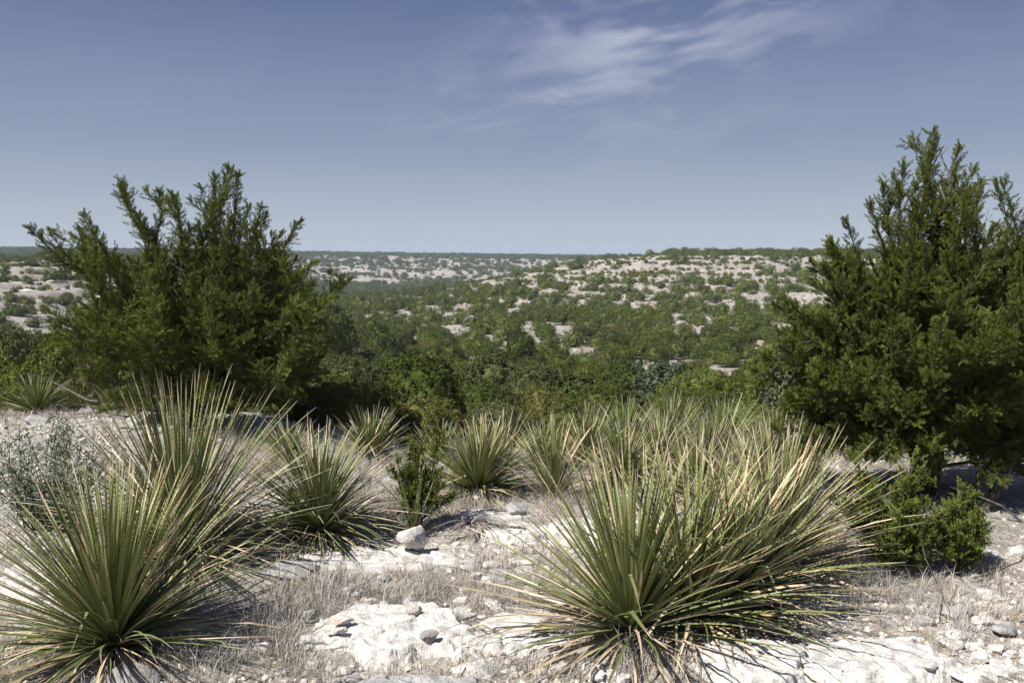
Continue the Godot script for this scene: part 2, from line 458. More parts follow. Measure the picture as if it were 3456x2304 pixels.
# ------------------------------------------------------------------ meshes
func rock_mesh(seed_: int, flat: bool, res: int, planes: int) -> ArrayMesh:
	# a fractured block: a ball cut by planes, then roughened. Unit size: 1 wide, 1 high (base at y = 0 sunk a little), 1 deep.
	var key := "%d_%s_%d" % [seed_, flat, res]
	if rock_meshes.has(key):
		return rock_meshes[key]
	var r := RandomNumberGenerator.new()
	r.seed = seed_ * 977 + 5
	var nn := noise(seed_, 0.8, 4)
	var cuts := []
	for i in planes:
		var y := r.randf_range(-0.9, 0.9)
		var a := r.randf_range(0.0, TAU)
		var s := sqrt(1.0 - y * y)
		cuts.append([Vector3(cos(a) * s, y, sin(a) * s), r.randf_range(0.62, 0.95)])
	cuts.append([Vector3(r.randf_range(-0.25, 0.25), 1.0, r.randf_range(-0.25, 0.25)).normalized(), r.randf_range(0.55, 0.75)])
	var st := SurfaceTool.new()
	st.begin(Mesh.PRIMITIVE_TRIANGLES)
	st.set_smooth_group(0)
	var grid := []
	var faces := []
	for face in 6:
		for i in res + 1:
			for j in res + 1:
				var p := Vector3(2.0 * i / res - 1.0, 1.0, 2.0 * j / res - 1.0)
				p.x = tan(p.x * 0.785); p.z = tan(p.z * 0.785)
				match face:
					1: p = Vector3(p.x, -1.0, -p.z)
					2: p = Vector3(1.0, -p.x, p.z)
					3: p = Vector3(-1.0, p.x, p.z)
					4: p = Vector3(p.x, -p.z, 1.0)
					5: p = Vector3(p.x, p.z, -1.0)
				var d := p.normalized()
				var m := 1.15
				var face_id := 0
				for ci in cuts.size():
					var c: Array = cuts[ci]
					var q: float = d.dot(c[0])
					if q > 0.08 and float(c[1]) / q < m:
						m = c[1] / q
						face_id = ci + 1
				m *= 1.0 + 0.05 * nn.get_noise_3dv(d * 1.3) + 0.035 * nn.get_noise_3dv(d * 4.0 + Vector3(7, 1, 3))
				grid.append(d * m * 0.58)
				faces.append(face_id)
	for face in 6:
		var o := face * (res + 1) * (res + 1)
		for i in res:
			for j in res:
				var a: Vector3 = grid[o + i * (res + 1) + j]
				var b: Vector3 = grid[o + (i + 1) * (res + 1) + j]
				var c: Vector3 = grid[o + (i + 1) * (res + 1) + j + 1]
				var e: Vector3 = grid[o + i * (res + 1) + j + 1]
				st.set_smooth_group(faces[o + i * (res + 1) + j])
				for q in [a, b, c, a, c, e]:
					st.add_vertex(q + Vector3(0, 0.34, 0))
	st.index()
	st.generate_normals()
	var mesh := st.commit()
	rock_meshes[key] = mesh
	return mesh

func outcrop_mesh(seed_: int, rx: float, rz: float, h: float) -> ArrayMesh:
	# bedrock showing through the soil: an uneven plate with broken, layered edges
	var n1 := noise(seed_, 1.0, 3)
	var n2 := noise(seed_ + 50, 0.16, 4)
	var cols := 140
	var rings := 46
	var cr := noise(seed_ + 80, 0.15, 1, FastNoiseLite.TYPE_CELLULAR)
	cr.fractal_type = FastNoiseLite.FRACTAL_NONE
	cr.cellular_return_type = FastNoiseLite.RETURN_DISTANCE2_SUB
	cr.domain_warp_enabled = true
	cr.domain_warp_amplitude = 0.03
	cr.domain_warp_frequency = 9.0
	var st := SurfaceTool.new()
	st.begin(Mesh.PRIMITIVE_TRIANGLES)
	st.set_smooth_group(0)
	var g := []
	for k in rings + 1:
		var row := []
		for i in cols:
			var a := TAU * i / cols
			var dir := Vector2(cos(a), sin(a))
			var edge := 1.0 + 0.33 * n1.get_noise_2d(dir.x * 0.9, dir.y * 0.9) + 0.13 * n2.get_noise_2d(dir.x * 0.35, dir.y * 0.35)
			var t := float(k) / rings
			var x := dir.x * rx * edge * t
			var z := dir.y * rz * edge * t
			var y := h * (1.0 + 0.2 * n1.get_noise_2d(x * 3.0 + 3.0, z * 3.0)) + 0.009 * n2.get_noise_2d(x * 0.6, z * 0.6) + 0.003 * n2.get_noise_2d(x * 3.1, z * 3.1)
			# joints and chipped layers
			var joint := cr.get_noise_2d(x * 0.55, z) + 1.0
			y -= 0.014 * (1.0 - smoothstep(0.0, 0.10, joint))
			var lay := (n2.get_noise_2d(x * 0.5 + 31.0, z * 0.5) * 0.5 + 0.5) * 4.0
			y += 0.010 * (floorf(lay) + smoothstep(0.7, 0.95, lay - floorf(lay)) - 2.0)
			# layers step down towards the rim
			var drop := smoothstep(0.72, 1.0, t + 0.16 * n2.get_noise_2d(x * 0.8 + 9.0, z * 0.8))
			var q := drop * 3.0
			drop = (floorf(q) + smoothstep(0.55, 0.95, q - floorf(q))) / 3.0
			y = lerpf(y, -0.05, drop)
			row.append(Vector3(x, y, z))
		g.append(row)
	for k in rings:
		for i in cols:
			var j := (i + 1) % cols
			for p in [g[k][i], g[k + 1][i], g[k + 1][j], g[k][i], g[k + 1][j], g[k][j]]:
				st.add_vertex(p)
	st.index()
	st.generate_normals()
	return st.commit()

func blade_mesh(bend: float, twist: float, tone: int, segs: int, spines: bool, seed_: int, kink := 0.0) -> Array:
	# a sotol leaf, one unit long along y: a channelled strap with toothed margins and a frayed dry tip; it arches towards +z
	var r := RandomNumberGenerator.new()
	r.seed = seed_ * 31 + 7
	var b := MB.new()
	var green := Color(0.140, 0.178, 0.048).lerp(Color(0.175, 0.205, 0.085), r.randf())
	var butt := Color(0.20, 0.22, 0.10)
	var straw := Color(0.56, 0.46, 0.285).lerp(Color(0.46, 0.37, 0.235), r.randf())
	var grey := Color(0.30, 0.27, 0.24)
	var rust := Color(0.26, 0.15, 0.075)
	var dry_from := 0.80 + r.randf() * 0.17
	if tone == 1:
		dry_from = 0.18 + r.randf() * 0.35
	var wander := r.randf_range(-0.25, 0.25)
	var p := Vector3.ZERO
	var rows := []
	for i in segs + 1:
		var t := float(i) / segs
		var ang := bend * pow(t, 1.6) + (kink if t > 0.35 + 0.03 * (seed_ % 9) else 0.0)
		var side := wander * t * t
		if i > 0:
			p += Vector3(sin(side) * 0.5, cos(ang), sin(ang)) / segs
		var w := 0.0080 * (1.7 - 7.0 * t if t < 0.1 else 1.0) * (1.0 - 0.9 * pow(t, 1.9))
		var tw := twist * t * t
		var x := Vector3(cos(tw), sin(tw) * -sin(ang), sin(tw) * cos(ang))
		var down := Vector3(0, -sin(ang), cos(ang))
		var fold := 0.55 if tone < 2 else 0.8
		var col := green
		if tone == 2:
			col = straw.lerp(grey, 0.5 * r.randf() if t < 0.85 else 0.8)
		elif tone == 3:
			col = grey.lerp(Color(0.16, 0.14, 0.13), r.randf())
		elif t < 0.08:
			col = butt
		elif t > dry_from:
			col = straw if r.randf() < 0.88 else rust
		if tone < 2 and t > 0.93:
			col = grey
		rows.append([p - x * w, p + down * w * fold, p + x * w, col])
	for i in segs:
		var a: Array = rows[i]
		var c: Array = rows[i + 1]
		b.tri3(a[0], a[1], c[1], a[3], a[3], c[3]); b.tri3(a[0], c[1], c[0], a[3], c[3], c[3])
		b.tri3(a[1], a[2], c[2], a[3], a[3], c[3]); b.tri3(a[1], c[2], c[1], a[3], c[3], c[3])
		if spines and i > 0 and i < segs - 2:
			var sc := Color(0.42, 0.34, 0.2)
			for e in [0, 2]:
				for h in 3:
					var f0 := h / 3.0
					var q0: Vector3 = a[e].lerp(c[e], f0)
					var q1: Vector3 = a[e].lerp(c[e], f0 + 0.14)
					var outw: Vector3 = (a[e] - a[1]).normalized()
					b.tri(q0, q1, q1 + outw * 0.0042 + (c[e] - a[e]) * 0.12, sc)
	return b.arrays()

func as_mesh(a: Array) -> ArrayMesh:
	var b := MB.new()
	b.v = a[0]
	b.c = a[1]
	return b.mesh()

func make_blades() -> void:
	# kinds: 0..5 green, 6..8 half dry, 9..13 straw, 14..15 grey
	var spec := [[0.08, 0.2, 0], [0.25, -0.4, 0], [0.4, 0.5, 0], [0.7, -0.3, 0], [1.1, 0.3, 0], [1.6, -0.5, 0], [0.15, 0.4, 1], [0.5, -0.6, 1], [0.9, 0.5, 1], [0.3, 1.2, 2], [0.7, -1.5, 2], [1.1, 1.0, 2], [0.12, 0.8, 2], [1.7, -1.0, 2], [0.5, 0.9, 3], [1.2, -0.9, 3], [0.2, 0.6, 0, 0.9], [0.1, -0.8, 1, 0.6], [0.3, 0.9, 2, 1.1], [0.2, -0.6, 0, 0.35]]
	for i in spec.size():
		var near := blade_mesh(spec[i][0], spec[i][1], spec[i][2], 12, spec[i][2] < 2, i + 1, spec[i][3] if spec[i].size() > 3 else 0.0)
		blade.append(as_mesh(near))
		blade_far.append(blade_mesh(spec[i][0], spec[i][1], spec[i][2], 6, false, i + 1, spec[i][3] if spec[i].size() > 3 else 0.0))

func sprig_mesh(seed_: int, twigs: int, fat: float) -> ArrayMesh:
	# a juniper spray, one unit long: short scaly twiglets along a stem
	var r := RandomNumberGenerator.new()
	r.seed = seed_
	var b := MB.new()
	for i in twigs:
		var t := (i + 0.5) / twigs
		var a := i * 2.4 + r.randf()
		var outw := Vector3(cos(a), 0, sin(a))
		var dir := (outw * lerpf(0.9, 0.35, t) + Vector3.UP * 0.9).normalized()
		var l := lerpf(0.42, 0.26, t) * r.randf_range(0.6, 1.35)
		var o := Vector3(0, t * 0.8, 0)
		var col := Color(0.138, 0.172, 0.040) * r.randf_range(0.75, 1.2)
		var tip := col.lerp(Color(0.21, 0.24, 0.062), 0.7)
		for k in 2:
			var side := dir.cross(Vector3(0.3, 0.8, 0.5)).normalized()
			if k == 1:
				side = side.cross(dir).normalized()
			var w := 0.05 * fat
			var mid := o + dir * l * 0.55
			b.tri3(o, mid - side * w, mid + side * w, col, col, col)
			b.tri3(mid - side * w, o + dir * l, mid + side * w, col, tip, col)
	return b.mesh()

func bush_mesh(seed_: int, clusters: int, leaves: int, size: float, kind: String) -> ArrayMesh:
	# a shrub crown, 1 wide, 1 high, 1 deep: many leaf-sized faces in tufts over and inside an uneven dome
	var r := RandomNumberGenerator.new()
	r.seed = seed_ * 71 + 3
	var lump := noise(seed_ + 300, 0.7, 2)
	var b := MB.new()
	var base: Color = {"j": Color(0.098, 0.124, 0.030), "k": Color(0.088, 0.113, 0.032), "s": Color(0.112, 0.138, 0.078), "y": Color(0.130, 0.165, 0.036), "d": Color(0.130, 0.140, 0.052), "r": Color(0.19, 0.085, 0.045), "g": Color(0.20, 0.21, 0.09)}[kind]
	# added lumpy solid within the leaf shell, blocking light as a dense inside would
	var core := SphereMesh.new()
	core.radial_segments = 18
	core.rings = 9
	var ca := core.get_mesh_arrays()
	var cv: PackedVector3Array = ca[Mesh.ARRAY_VERTEX]
	var ci: PackedInt32Array = ca[Mesh.ARRAY_INDEX]
	var pos := PackedVector3Array()
	for p in cv:
		var d := p.normalized()
		var k := (0.88 + 0.22 * lump.get_noise_3dv(d)) * 0.82
		var dy := maxf(d.y, -0.28)
		pos.push_back(Vector3(d.x * 0.5 * k, 0.28 + dy * 0.62 * k, d.z * 0.5 * k))
	for q in range(0, ci.size(), 3):
		b.tri(pos[ci[q]], pos[ci[q + 1]], pos[ci[q + 2]], base * 0.9)
	for i in clusters:
		var y := r.randf_range(-0.35, 1.0)
		var a := r.randf_range(0.0, TAU)
		var s := sqrt(maxf(0.0, 1.0 - y * y))
		var d := Vector3(cos(a) * s, y, sin(a) * s)
		var k := 0.88 + 0.22 * lump.get_noise_3dv(d) + r.randf_range(-0.10, 0.02)
		var p := Vector3(d.x * 0.5 * k, 0.28 + d.y * 0.62 * k, d.z * 0.5 * k)
		var spiky := kind in ["j", "y", "d"]
		var grow := (d + Vector3.UP * (0.8 if spiky else 0.3) + Vector3(r.randf() - 0.5, r.randf() - 0.5, r.randf() - 0.5) * 0.6).normalized()
		var tint := r.randf_range(0.8, 1.2)
		var reach := size * r.randf_range(1.5, 3.0)
		for q in leaves:
			var t := r.randf()
			var off := Vector3(r.randf() - 0.5, r.randf() - 0.5, r.randf() - 0.5) * size * 3.2 * (1.15 - t)
			var o := p + grow * t * reach + off
			var dir := (grow * (0.8 if spiky else 0.2) + Vector3(r.randf() - 0.5, r.randf() - 0.5, r.randf() - 0.5) * 1.4).normalized()
			# blades turned roughly along the clump's surface, shaped to give the dome its shading
			var face := (d + off / size * 0.25 + Vector3(r.randf() - 0.5, r.randf() - 0.5, r.randf() - 0.5) * 1.3).normalized()
			var side := dir.cross(face).normalized()
			var l := size * r.randf_range(0.6, 1.15)
			var w := l * (0.27 if spiky else 0.40)
			var c := base * tint * r.randf_range(0.8, 1.2)
			b.tri(o - dir * l * 0.5, o - side * w, o + side * w, c)
			b.tri(o - side * w, o + dir * l * 0.5, o + side * w, c)
	return b.mesh()

func stem_mesh(seed_: int, n: int, h: float, spread: float, r0: float, col: Color) -> ArrayMesh:
	# several stems from one root
	var r := RandomNumberGenerator.new()
	r.seed = seed_ * 13 + 1
	var b := MB.new()
	for i in n:
		var a := TAU * i / n + r.randf()
		var outw := Vector3(cos(a), 0, sin(a)) * spread * r.randf_range(0.4, 1.0)
		var pts := []
		var rad := []
		for k in 6:
			var t := k / 5.0
			pts.append(outw * pow(t, 0.8) + Vector3(r.randf() - 0.5, 0, r.randf() - 0.5) * 0.08 * spread + Vector3.UP * h * t - Vector3.UP * 0.04)
			rad.append(r0 * (1.0 - 0.75 * t))
		b.tube(pts, rad, 6, col)
	return b.mesh()


# ------------------------------------------------------------------ sotols
func sotol(at: Vector3, label: String, n: int, length: float, o := {}) -> Node3D:
	# o: single (blades as parts), low (lowest angle), dry (share of dry blades), droop, lean, width
	var t := thing("sotol", at, label, "sotol", "sotol plants on the limestone shelf")
	plants.append([at.x, at.z, length * 0.3])
	var low: float = o.get("low", -6.0)
	var dry: float = o.get("dry", 0.22)
	var droop: float = o.get("droop", 0.0)
	var lean: Vector3 = o.get("lean", Vector3.ZERO)
	var width: float = o.get("width", 1.0)
	var singles: int = o.get("single", 0)
	var fan: float = o.get("fan", 1.0)
	var top: float = o.get("top", 87.0)
	var joined := MB.new()
	var stump := MB.new()
	var pts := []
	var rad := []
	for i in 6:
		pts.append(Vector3(0, -0.05 + 0.032 * i, 0))
		rad.append([0.075, 0.085, 0.08, 0.07, 0.05, 0.015][i] * (length / 0.9))
	stump.tube(pts, rad, 10, Color(0.17, 0.12, 0.075))
	part("caudex", stump.mesh(), M.bark, t)
	for i in n:
		var s := (i + 0.5) / n
		var az := i * 2.39996 + rr(-0.25, 0.25)
		var radial := Vector3(cos(az), 0, sin(az))
		var el := deg_to_rad(lerpf(top, low, pow(s, 0.95) * fan) + rr(-9.0, 9.0))
		var dir := (radial * cos(el) + Vector3.UP * sin(el) + lean * (1.0 - 0.5 * s)).normalized()
		var l := length * (0.72 + 0.33 * sin(PI * (0.25 + 0.6 * s))) * rr(0.70, 1.14)
		var kind := 0
		var chance := rng.randf()
		var p_dry := dry * (0.12 if s < 0.45 else 0.8)
		if s > 0.74:
			p_dry = maxf(p_dry, minf(0.92, 0.45 + dry * 1.8))
		if chance < p_dry:
			kind = [9, 10, 11, 12][rng.randi() % 4] if s < 0.8 else [10, 11, 13, 12, 9][rng.randi() % 5]
			if s > 0.9 and rng.randf() < 0.25:
				kind = 14 + rng.randi() % 2
			if el > 0.5:
				kind = 12 if rng.randf() < 0.6 else 9
		elif chance < p_dry + 0.05 + 0.22 * dry:
			kind = 6 + rng.randi() % (2 if s < 0.6 else 3)
		else:
			var b := clampf(s * 3.2 + droop * 4.0 + rr(-0.9, 0.9), 0.0, 5.0)
			kind = int(b)
			if droop == 0.0:
				kind = mini(kind, 3)
		if rng.randf() < 0.05:
			kind = [16, 17, 18, 19, 19][rng.randi() % 5] if s > 0.15 else 19
		var down := Vector3.DOWN
		var zz := (down - dir * dir.dot(down))
		if zz.length() < 0.12:
			zz = radial - dir * dir.dot(radial)
		zz = (zz.normalized() + dir.cross(zz.normalized()) * rr(-0.4, 0.4)).normalized()
		var xx := dir.cross(zz).normalized()
		var w := l * rr(0.85, 1.15) * width * 0.92 / length
		var from := radial * (0.012 + 0.05 * s) * (length / 0.9) + Vector3.UP * (0.10 - 0.09 * s) * (length / 0.9)
		var x := Transform3D(xx * w, dir * l, zz * l, from)
		if i < singles or (singles > 0 and i >= n - singles / 3 and singles + n - i < 300):
			var leaf := part("leaf", blade[kind], M.blade, t)
			leaf.transform = x
		else:
			joined.put(blade_far[kind], x, Color.WHITE * rr(0.85, 1.12))
	if joined.v.size():
		var m := part("leaf_mass" if singles == 0 else "small_leaves", joined.mesh(), M.blade, t)
		m.set_meta("kind", "stuff")
	return t


# ------------------------------------------------------------------ junipers
func juniper(called: String, at: Vector3, label: String, tips: Array, extra: int, centre: Vector3, radii: Vector3, o := {}) -> Node3D:
	var t := thing(called, at, label, "juniper", o.get("group", ""))
	var size: float = o.get("sprig", 0.115)
	var wood := MB.new()
	var dead := MB.new()
	var where := []
	var tints := []
	var stems: Array = o.get("stems", [])
	var limbs := []
	for p in tips:
		limbs.append([p, 1.0])
	for i in extra:
		var d := rdir()
		if d.y < float(o.get("under", -0.45)):
			d.y = -d.y * 0.6
		var k := pow(rng.randf(), 0.3)
		limbs.append([centre + Vector3(d.x * radii.x, d.y * radii.y, d.z * radii.z) * k, 0.85])
	var r0: float = o.get("girth", 0.055)
	var step: float = o.get("step", 0.05)
	var fork: float = o.get("fork", 0.35)
	for li in limbs.size():
		var tip: Vector3 = limbs[li][0]
		var s0 := Vector3(rr(-0.05, 0.05), rr(0.05, fork), rr(-0.05, 0.05)) * minf(1.0, tip.length())
		if stems.size():
			s0 = stems[li % stems.size()] + Vector3(0, rr(0.0, 0.2), 0)
		var span := tip - s0
		var ctrl := s0 + Vector3(span.x * rr(0.35, 0.6), span.y * rr(0.35, 0.6), span.z * rr(0.35, 0.6)) + Vector3(rr(-0.12, 0.12), rr(-0.06, 0.06), rr(-0.12, 0.12)) * span.length()
		var pts := []
		var rad := []
		for k in 10:
			var q := k / 9.0
			pts.append(s0 * (1 - q) * (1 - q) + ctrl * 2 * q * (1 - q) + tip * q * q + Vector3(rr(-1, 1), rr(-1, 1), rr(-1, 1)) * float(o.get("wave", 0.014)) * span.length() * sin(PI * minf(1.0, q * 1.02)))
			rad.append(maxf(0.004, r0 * (0.35 + 0.3 * span.length()) * pow(1.0 - q, 1.25) * (1.0 if li < tips.size() else 0.7)))
		wood.tube(pts, rad, 6, Color(0.16, 0.135, 0.11).lerp(Color(0.33, 0.30, 0.27), pow(rng.randf(), 2.0)))
		var tone := rr(0.82, 1.18) * float(o.get("tone", 1.0))
		var clump: float = o.get("from", 0.5)
		var close := 0.6 if li < tips.size() else 1.0
		spray(pts, clump, size, step * close, tone, where, tints, o.get("plume", 1.0) * (float(o.get("tipplume", 1.0)) if li < tips.size() else 1.0))
		# side limbs
		var subs: int = o.get("subs", 4)
		for sidx in subs:
			var q := rr(o.get("out", 0.25), 0.93)
			var f := q * 9.0
			var p0: Vector3 = pts[int(f)].lerp(pts[mini(int(f) + 1, 9)], f - int(f))
			var tang: Vector3 = (pts[mini(int(f) + 1, 9)] - pts[int(f)]).normalized()
			var d := (tang * 0.65 + rdir() * 0.75 + Vector3.UP * 0.3).normalized()
			var l := minf(span.length() * rr(0.18, 0.40) * (1.3 - q), float(o.get("sub", 0.55)))
			var sp := []
			var sr := []
			for k in 5:
				var u := k / 4.0
				sp.append(p0 + d * l * u + Vector3.UP * l * 0.12 * u * u + rdir() * 0.01 * l)
				sr.append(maxf(0.0025, rad[int(f)] * 0.5 * (1.0 - u)))
			if rng.randf() < float(o.get("dead", 0.1)):
				dead.tube(sp, sr, 4, Color(0.40, 0.37, 0.34) * rr(0.8, 1.2))
				for twig in 3:
					var e := p0 + d * l * rr(0.3, 0.9)
					dead.tube([e, e + (d + rdir()).normalized() * l * 0.4], [0.003, 0.001], 3, Color(0.40, 0.37, 0.34) * rr(0.8, 1.2))
			else:
				wood.tube(sp, sr, 4, Color(0.2, 0.17, 0.14))
				spray(sp, 0.05, size, step, tone * rr(0.9, 1.1), where, tints, o.get("plume", 1.0))
	# trunk
	for st in (stems if stems.size() else [Vector3(0, fork, 0)]):
		var pts := []
		var rad := []
		for k in 7:
			var q := k / 6.0
			pts.append(Vector3(st.x * q, -0.1 + (st.y + 0.1) * q, st.z * q) + Vector3(rr(-1, 1), 0, rr(-1, 1)) * 0.02)
			rad.append(r0 * lerpf(1.45, 0.95, q))
		wood.tube(pts, rad, 10, Color(0.14, 0.118, 0.098))
	part("trunk", wood.mesh(), M.bark, t)
	if dead.v.size():
		part("dead_branches", dead.mesh(), M.bark, t)
	print(called, " sprays: ", where.size())
	copies("crown", o.get("mesh", M.sprig), M.needle, where, tints, t).set_meta("kind", "stuff")
	return t

func spray(pts: Array, from: float, size: float, step: float, tone: float, where: Array, tints: Array, plume: float) -> void:
	# foliage round the outer part of a limb: a tapering plume of short twigs, thickly set with sprays
	var n := pts.size() - 1
	var length := 0.0
	for i in n:
		length += (pts[i + 1] - pts[i]).length()
	var reach := minf(length * (1.0 - from) * 0.34, 0.105 * plume * size / 0.085)
	var count := int(maxf(4.0, length * (1.0 - from) / step))
	for i in count:
		var u := from + (1.0 - from) * (i + rng.randf()) / count
		var f := minf(u * n, n - 0.001)
		var p: Vector3 = pts[int(f)].lerp(pts[int(f) + 1], f - int(f))
		var tang: Vector3 = (pts[int(f) + 1] - pts[int(f)]).normalized()
		var v := (u - from) / maxf(1.0 - from, 0.01)
		var body := smoothstep(0.0, 0.15, v) * (1.0 - v * v * v) * 0.68 + 0.1
		var d := (tang * 0.8 + rdir() * 0.85 + Vector3.UP * 0.2).normalized()
		var l := reach * 1.5 * body * rr(0.5, 1.2)
		var m := int(maxf(1.0, l / (size * 0.5)))
		var g0 := tone * rr(0.85, 1.15)
		for k in m + 1:
			var o := p + d * l * k / maxf(1.0, m)
			var dd := (d + rdir() * 0.5 + Vector3.UP * 0.15).normalized()
			var s := size * rr(0.7, 1.1)
			where.append(along(dd, rr(0.0, TAU), s, s, s, o))
			var g := g0 * rr(0.85, 1.15)
			var y := rr(-0.06, 0.1)
			var c := Color(g * (1.0 + y), g, g * (1.0 - y))
			if rng.randf() < 0.008:
				c = Color(1.45, 0.95, 0.9) * g
			tints.append(c)
	var last: Vector3 = pts[n]
	for k in 2:
		var dd: Vector3 = ((pts[n] - pts[n - 1]).normalized() + rdir() * 0.25).normalized()
		where.append(along(dd, rr(0.0, TAU), size * 0.8, size * 1.1, size * 0.8, last - dd * size * 0.5))
		tints.append(Color.WHITE * tone)


# ------------------------------------------------------------------ sky
func make_sky() -> PanoramaSkyMaterial:
	var w := 3000
	var h := 1500
	var wisps := noise(71, 1.0, 5)
	var bend := noise(72, 1.0, 2)
	var cover := noise(73, 1.0, 2)
	var px := PackedFloat32Array()
	px.resize(w * h * 3)
	var horizon := Color(0.50, 0.545, 0.60)
	var k := 0
	for y in h:
		var el := (0.5 - (y + 0.5) / h) * 180.0
		if el < -1.0:
			for x in w:
				px[k] = 0.30; px[k + 1] = 0.31; px[k + 2] = 0.30
				k += 3
			continue
		# blue deepening with height
		var e := maxf(el, 0.0)
		var a := Color(0.262, 0.328, 0.452)
		var b := Color(0.128, 0.172, 0.315)
		var c := Color(0.060, 0.105, 0.26)
		var sky: Color
		if e < 7.0: sky = horizon.lerp(a, e / 7.0)
		elif e < 16.0: sky = a.lerp(b, (e - 7.0) / 9.0)
		else: sky = b.lerp(c, smoothstep(0.0, 1.0, minf(1.0, (e - 16.0) / 50.0)))
		for x in w:
			var az := (x + 0.5) / w * 360.0
			if az > 180.0:
				az -= 360.0
			var v := sky
			var cl := 0.0
			if el > 1.0 and el < 70.0:
				# cirrus, drawn out along the wind
				var u := az * 0.95 + el * 0.5
				var s := el * 1.0 - az * 0.12
				var q := bend.get_noise_2d(u * 0.06, s * 0.10)
				var f := wisps.get_noise_2d(u * 0.075 + q * 0.5, s * 0.24 + q * 0.45)
				f = 0.72 * f + 0.28 * wisps.get_noise_2d(u * 0.2 + 40.0 + q * 0.6, s * 0.95 + q * 0.8)
				var da := (az - 9.0 - (el - 13.0) * 0.65) / 7.8
				var de := (el - 15.0) / 5.0
				var patch := exp(-(da * da + de * de) * 0.9)
				var da2 := (az - 0.5) / 6.5
				var de2 := (el - 10.2) / 1.6
				patch = maxf(patch, 0.75 * exp(-(da2 * da2 + de2 * de2)))
				var other := 0.0
				if absf(az) > 28.0 or el > 22.0:
					other = smoothstep(0.15, 0.55, cover.get_noise_2d(az * 0.03, el * 0.05)) * smoothstep(0.0, 8.0, maxf(absf(az) - 28.0, el - 22.0)) * 0.8
				cl = smoothstep(-0.25, 0.42, f) * maxf(patch, other) * 0.74
				cl += 0.035 * smoothstep(-0.1, 0.5, f)
			px[k] = lerpf(v.r, 0.52, cl) * 0.665; px[k + 1] = lerpf(v.g, 0.55, cl) * 0.665; px[k + 2] = lerpf(v.b, 0.66, cl) * 0.665
			k += 3
	var im := Image.create_from_data(w, h, false, Image.FORMAT_RGBF, px.to_byte_array())
	var m := PanoramaSkyMaterial.new()
	m.panorama = ImageTexture.create_from_image(im)
	return m


# ------------------------------------------------------------------ ground
func make_ground() -> void:
	var angles := PackedFloat32Array()
	var a := -180.0
	while a < 180.0 - 0.01:
		angles.push_back(a)
		a += 0.23 if absf(a + 0.1) < 41.0 else 6.0
	var radii := PackedFloat32Array()
	var r := 0.5
	while r < 6500.0:
		radii.push_back(r)
		if r < 2.4: r *= 1.06
		elif r < 40.0: r *= 1.0125
		elif r < 100.0: r += 0.55
		elif r < 270.0: r += 0.85
		elif r < 440.0: r += 2.4
		elif r < 900.0: r += 1.9
		else: r *= 1.07
	var nc := angles.size()
	var nr := radii.size()
	var v := PackedVector3Array()
	var col := PackedColorArray()
	var idx := PackedInt32Array()
	v.resize(nc * nr + 1)
	col.resize(nc * nr + 1)
	v[nc * nr] = Vector3(0, height(0, 0), 0)
	col[nc * nr] = Color(0.5, 0.48, 0.44)
	var sn := PackedFloat32Array()
	var cs := PackedFloat32Array()
	for i in nc:
		sn.push_back(sin(deg_to_rad(angles[i])))
		cs.push_back(cos(deg_to_rad(angles[i])))
	var soil := Color(0.36, 0.33, 0.285)
	var pale := Color(0.515, 0.497, 0.463)
	var weathered := Color(0.40, 0.39, 0.365)
	var litter := Color(0.27, 0.25, 0.19)
	for k in nr:
		var rad := radii[k]
		for i in nc:
			var x := sn[i] * rad
			var z := -cs[i] * rad
			var at := k * nc + i
			v[at] = Vector3(x, height(x, z), z)
			var p := paleness(x, z)
			var c := soil.lerp(pale, p)
			# weathered grey skin and thin scrub litter lie in patches, near and far alike
			c = c.lerp(weathered, smoothstep(-0.25, 0.4, n_mid.get_noise_2d(x * 1.6 + 30.0, z * 1.6)) * 0.75)
			c = c.lerp(litter, smoothstep(0.2, 0.5, n_mid.get_noise_2d(x * 1.1 - 70.0, z * 1.1)) * 0.6 * (1.0 - p))
			c *= 1.0 + 0.12 * n_small.get_noise_2d(x * 0.7, z * 0.7)
			col[at] = c
	for i in nc:
		var j := (i + 1) % nc
		idx.append_array([nc * nr, i, j])
	for k in nr - 1:
		var o := k * nc
		for i in nc:
			var j := (i + 1) % nc
			idx.push_back(o + i); idx.push_back(o + nc + i); idx.push_back(o + nc + j)
			idx.push_back(o + i); idx.push_back(o + nc + j); idx.push_back(o + j)
	var nrm := PackedVector3Array()
	nrm.resize(v.size())
	nrm[nc * nr] = Vector3.UP
	for k in nr:
		for i in nc:
			var e := v[k * nc + (i + 1) % nc] - v[k * nc + (i + nc - 1) % nc]
			var g := v[mini(k + 1, nr - 1) * nc + i] - v[maxi(k - 1, 0) * nc + i]
			var n := g.cross(e).normalized()
			nrm[k * nc + i] = n if n.y > 0 else -n
	var arr := []
	arr.resize(Mesh.ARRAY_MAX)
	arr[Mesh.ARRAY_VERTEX] = v
	arr[Mesh.ARRAY_NORMAL] = nrm
	arr[Mesh.ARRAY_COLOR] = col
	arr[Mesh.ARRAY_INDEX] = idx
	var m := ArrayMesh.new()
	m.add_surface_from_arrays(Mesh.PRIMITIVE_TRIANGLES, arr)
	var o := MeshInstance3D.new()
	o.name = "ground"
	o.mesh = m
	o.material_override = M.ground
	add_child(o)
	o.set_meta("kind", "structure")
	o.set_meta("label", "pale limestone ground falling from a shelf into a scrubby valley and hills")


func outcrop(x: float, z: float, rx: float, rz: float, h: float, seed_: int, kind: String, label: String) -> void:
	solo("rock_outcrop", outcrop_mesh(seed_, rx, rz, h), M[kind], Vector3(x, height(x, z), z), label, "rock", "bedrock outcrops on the shelf")
	outcrops.append([x, z, rx, rz])

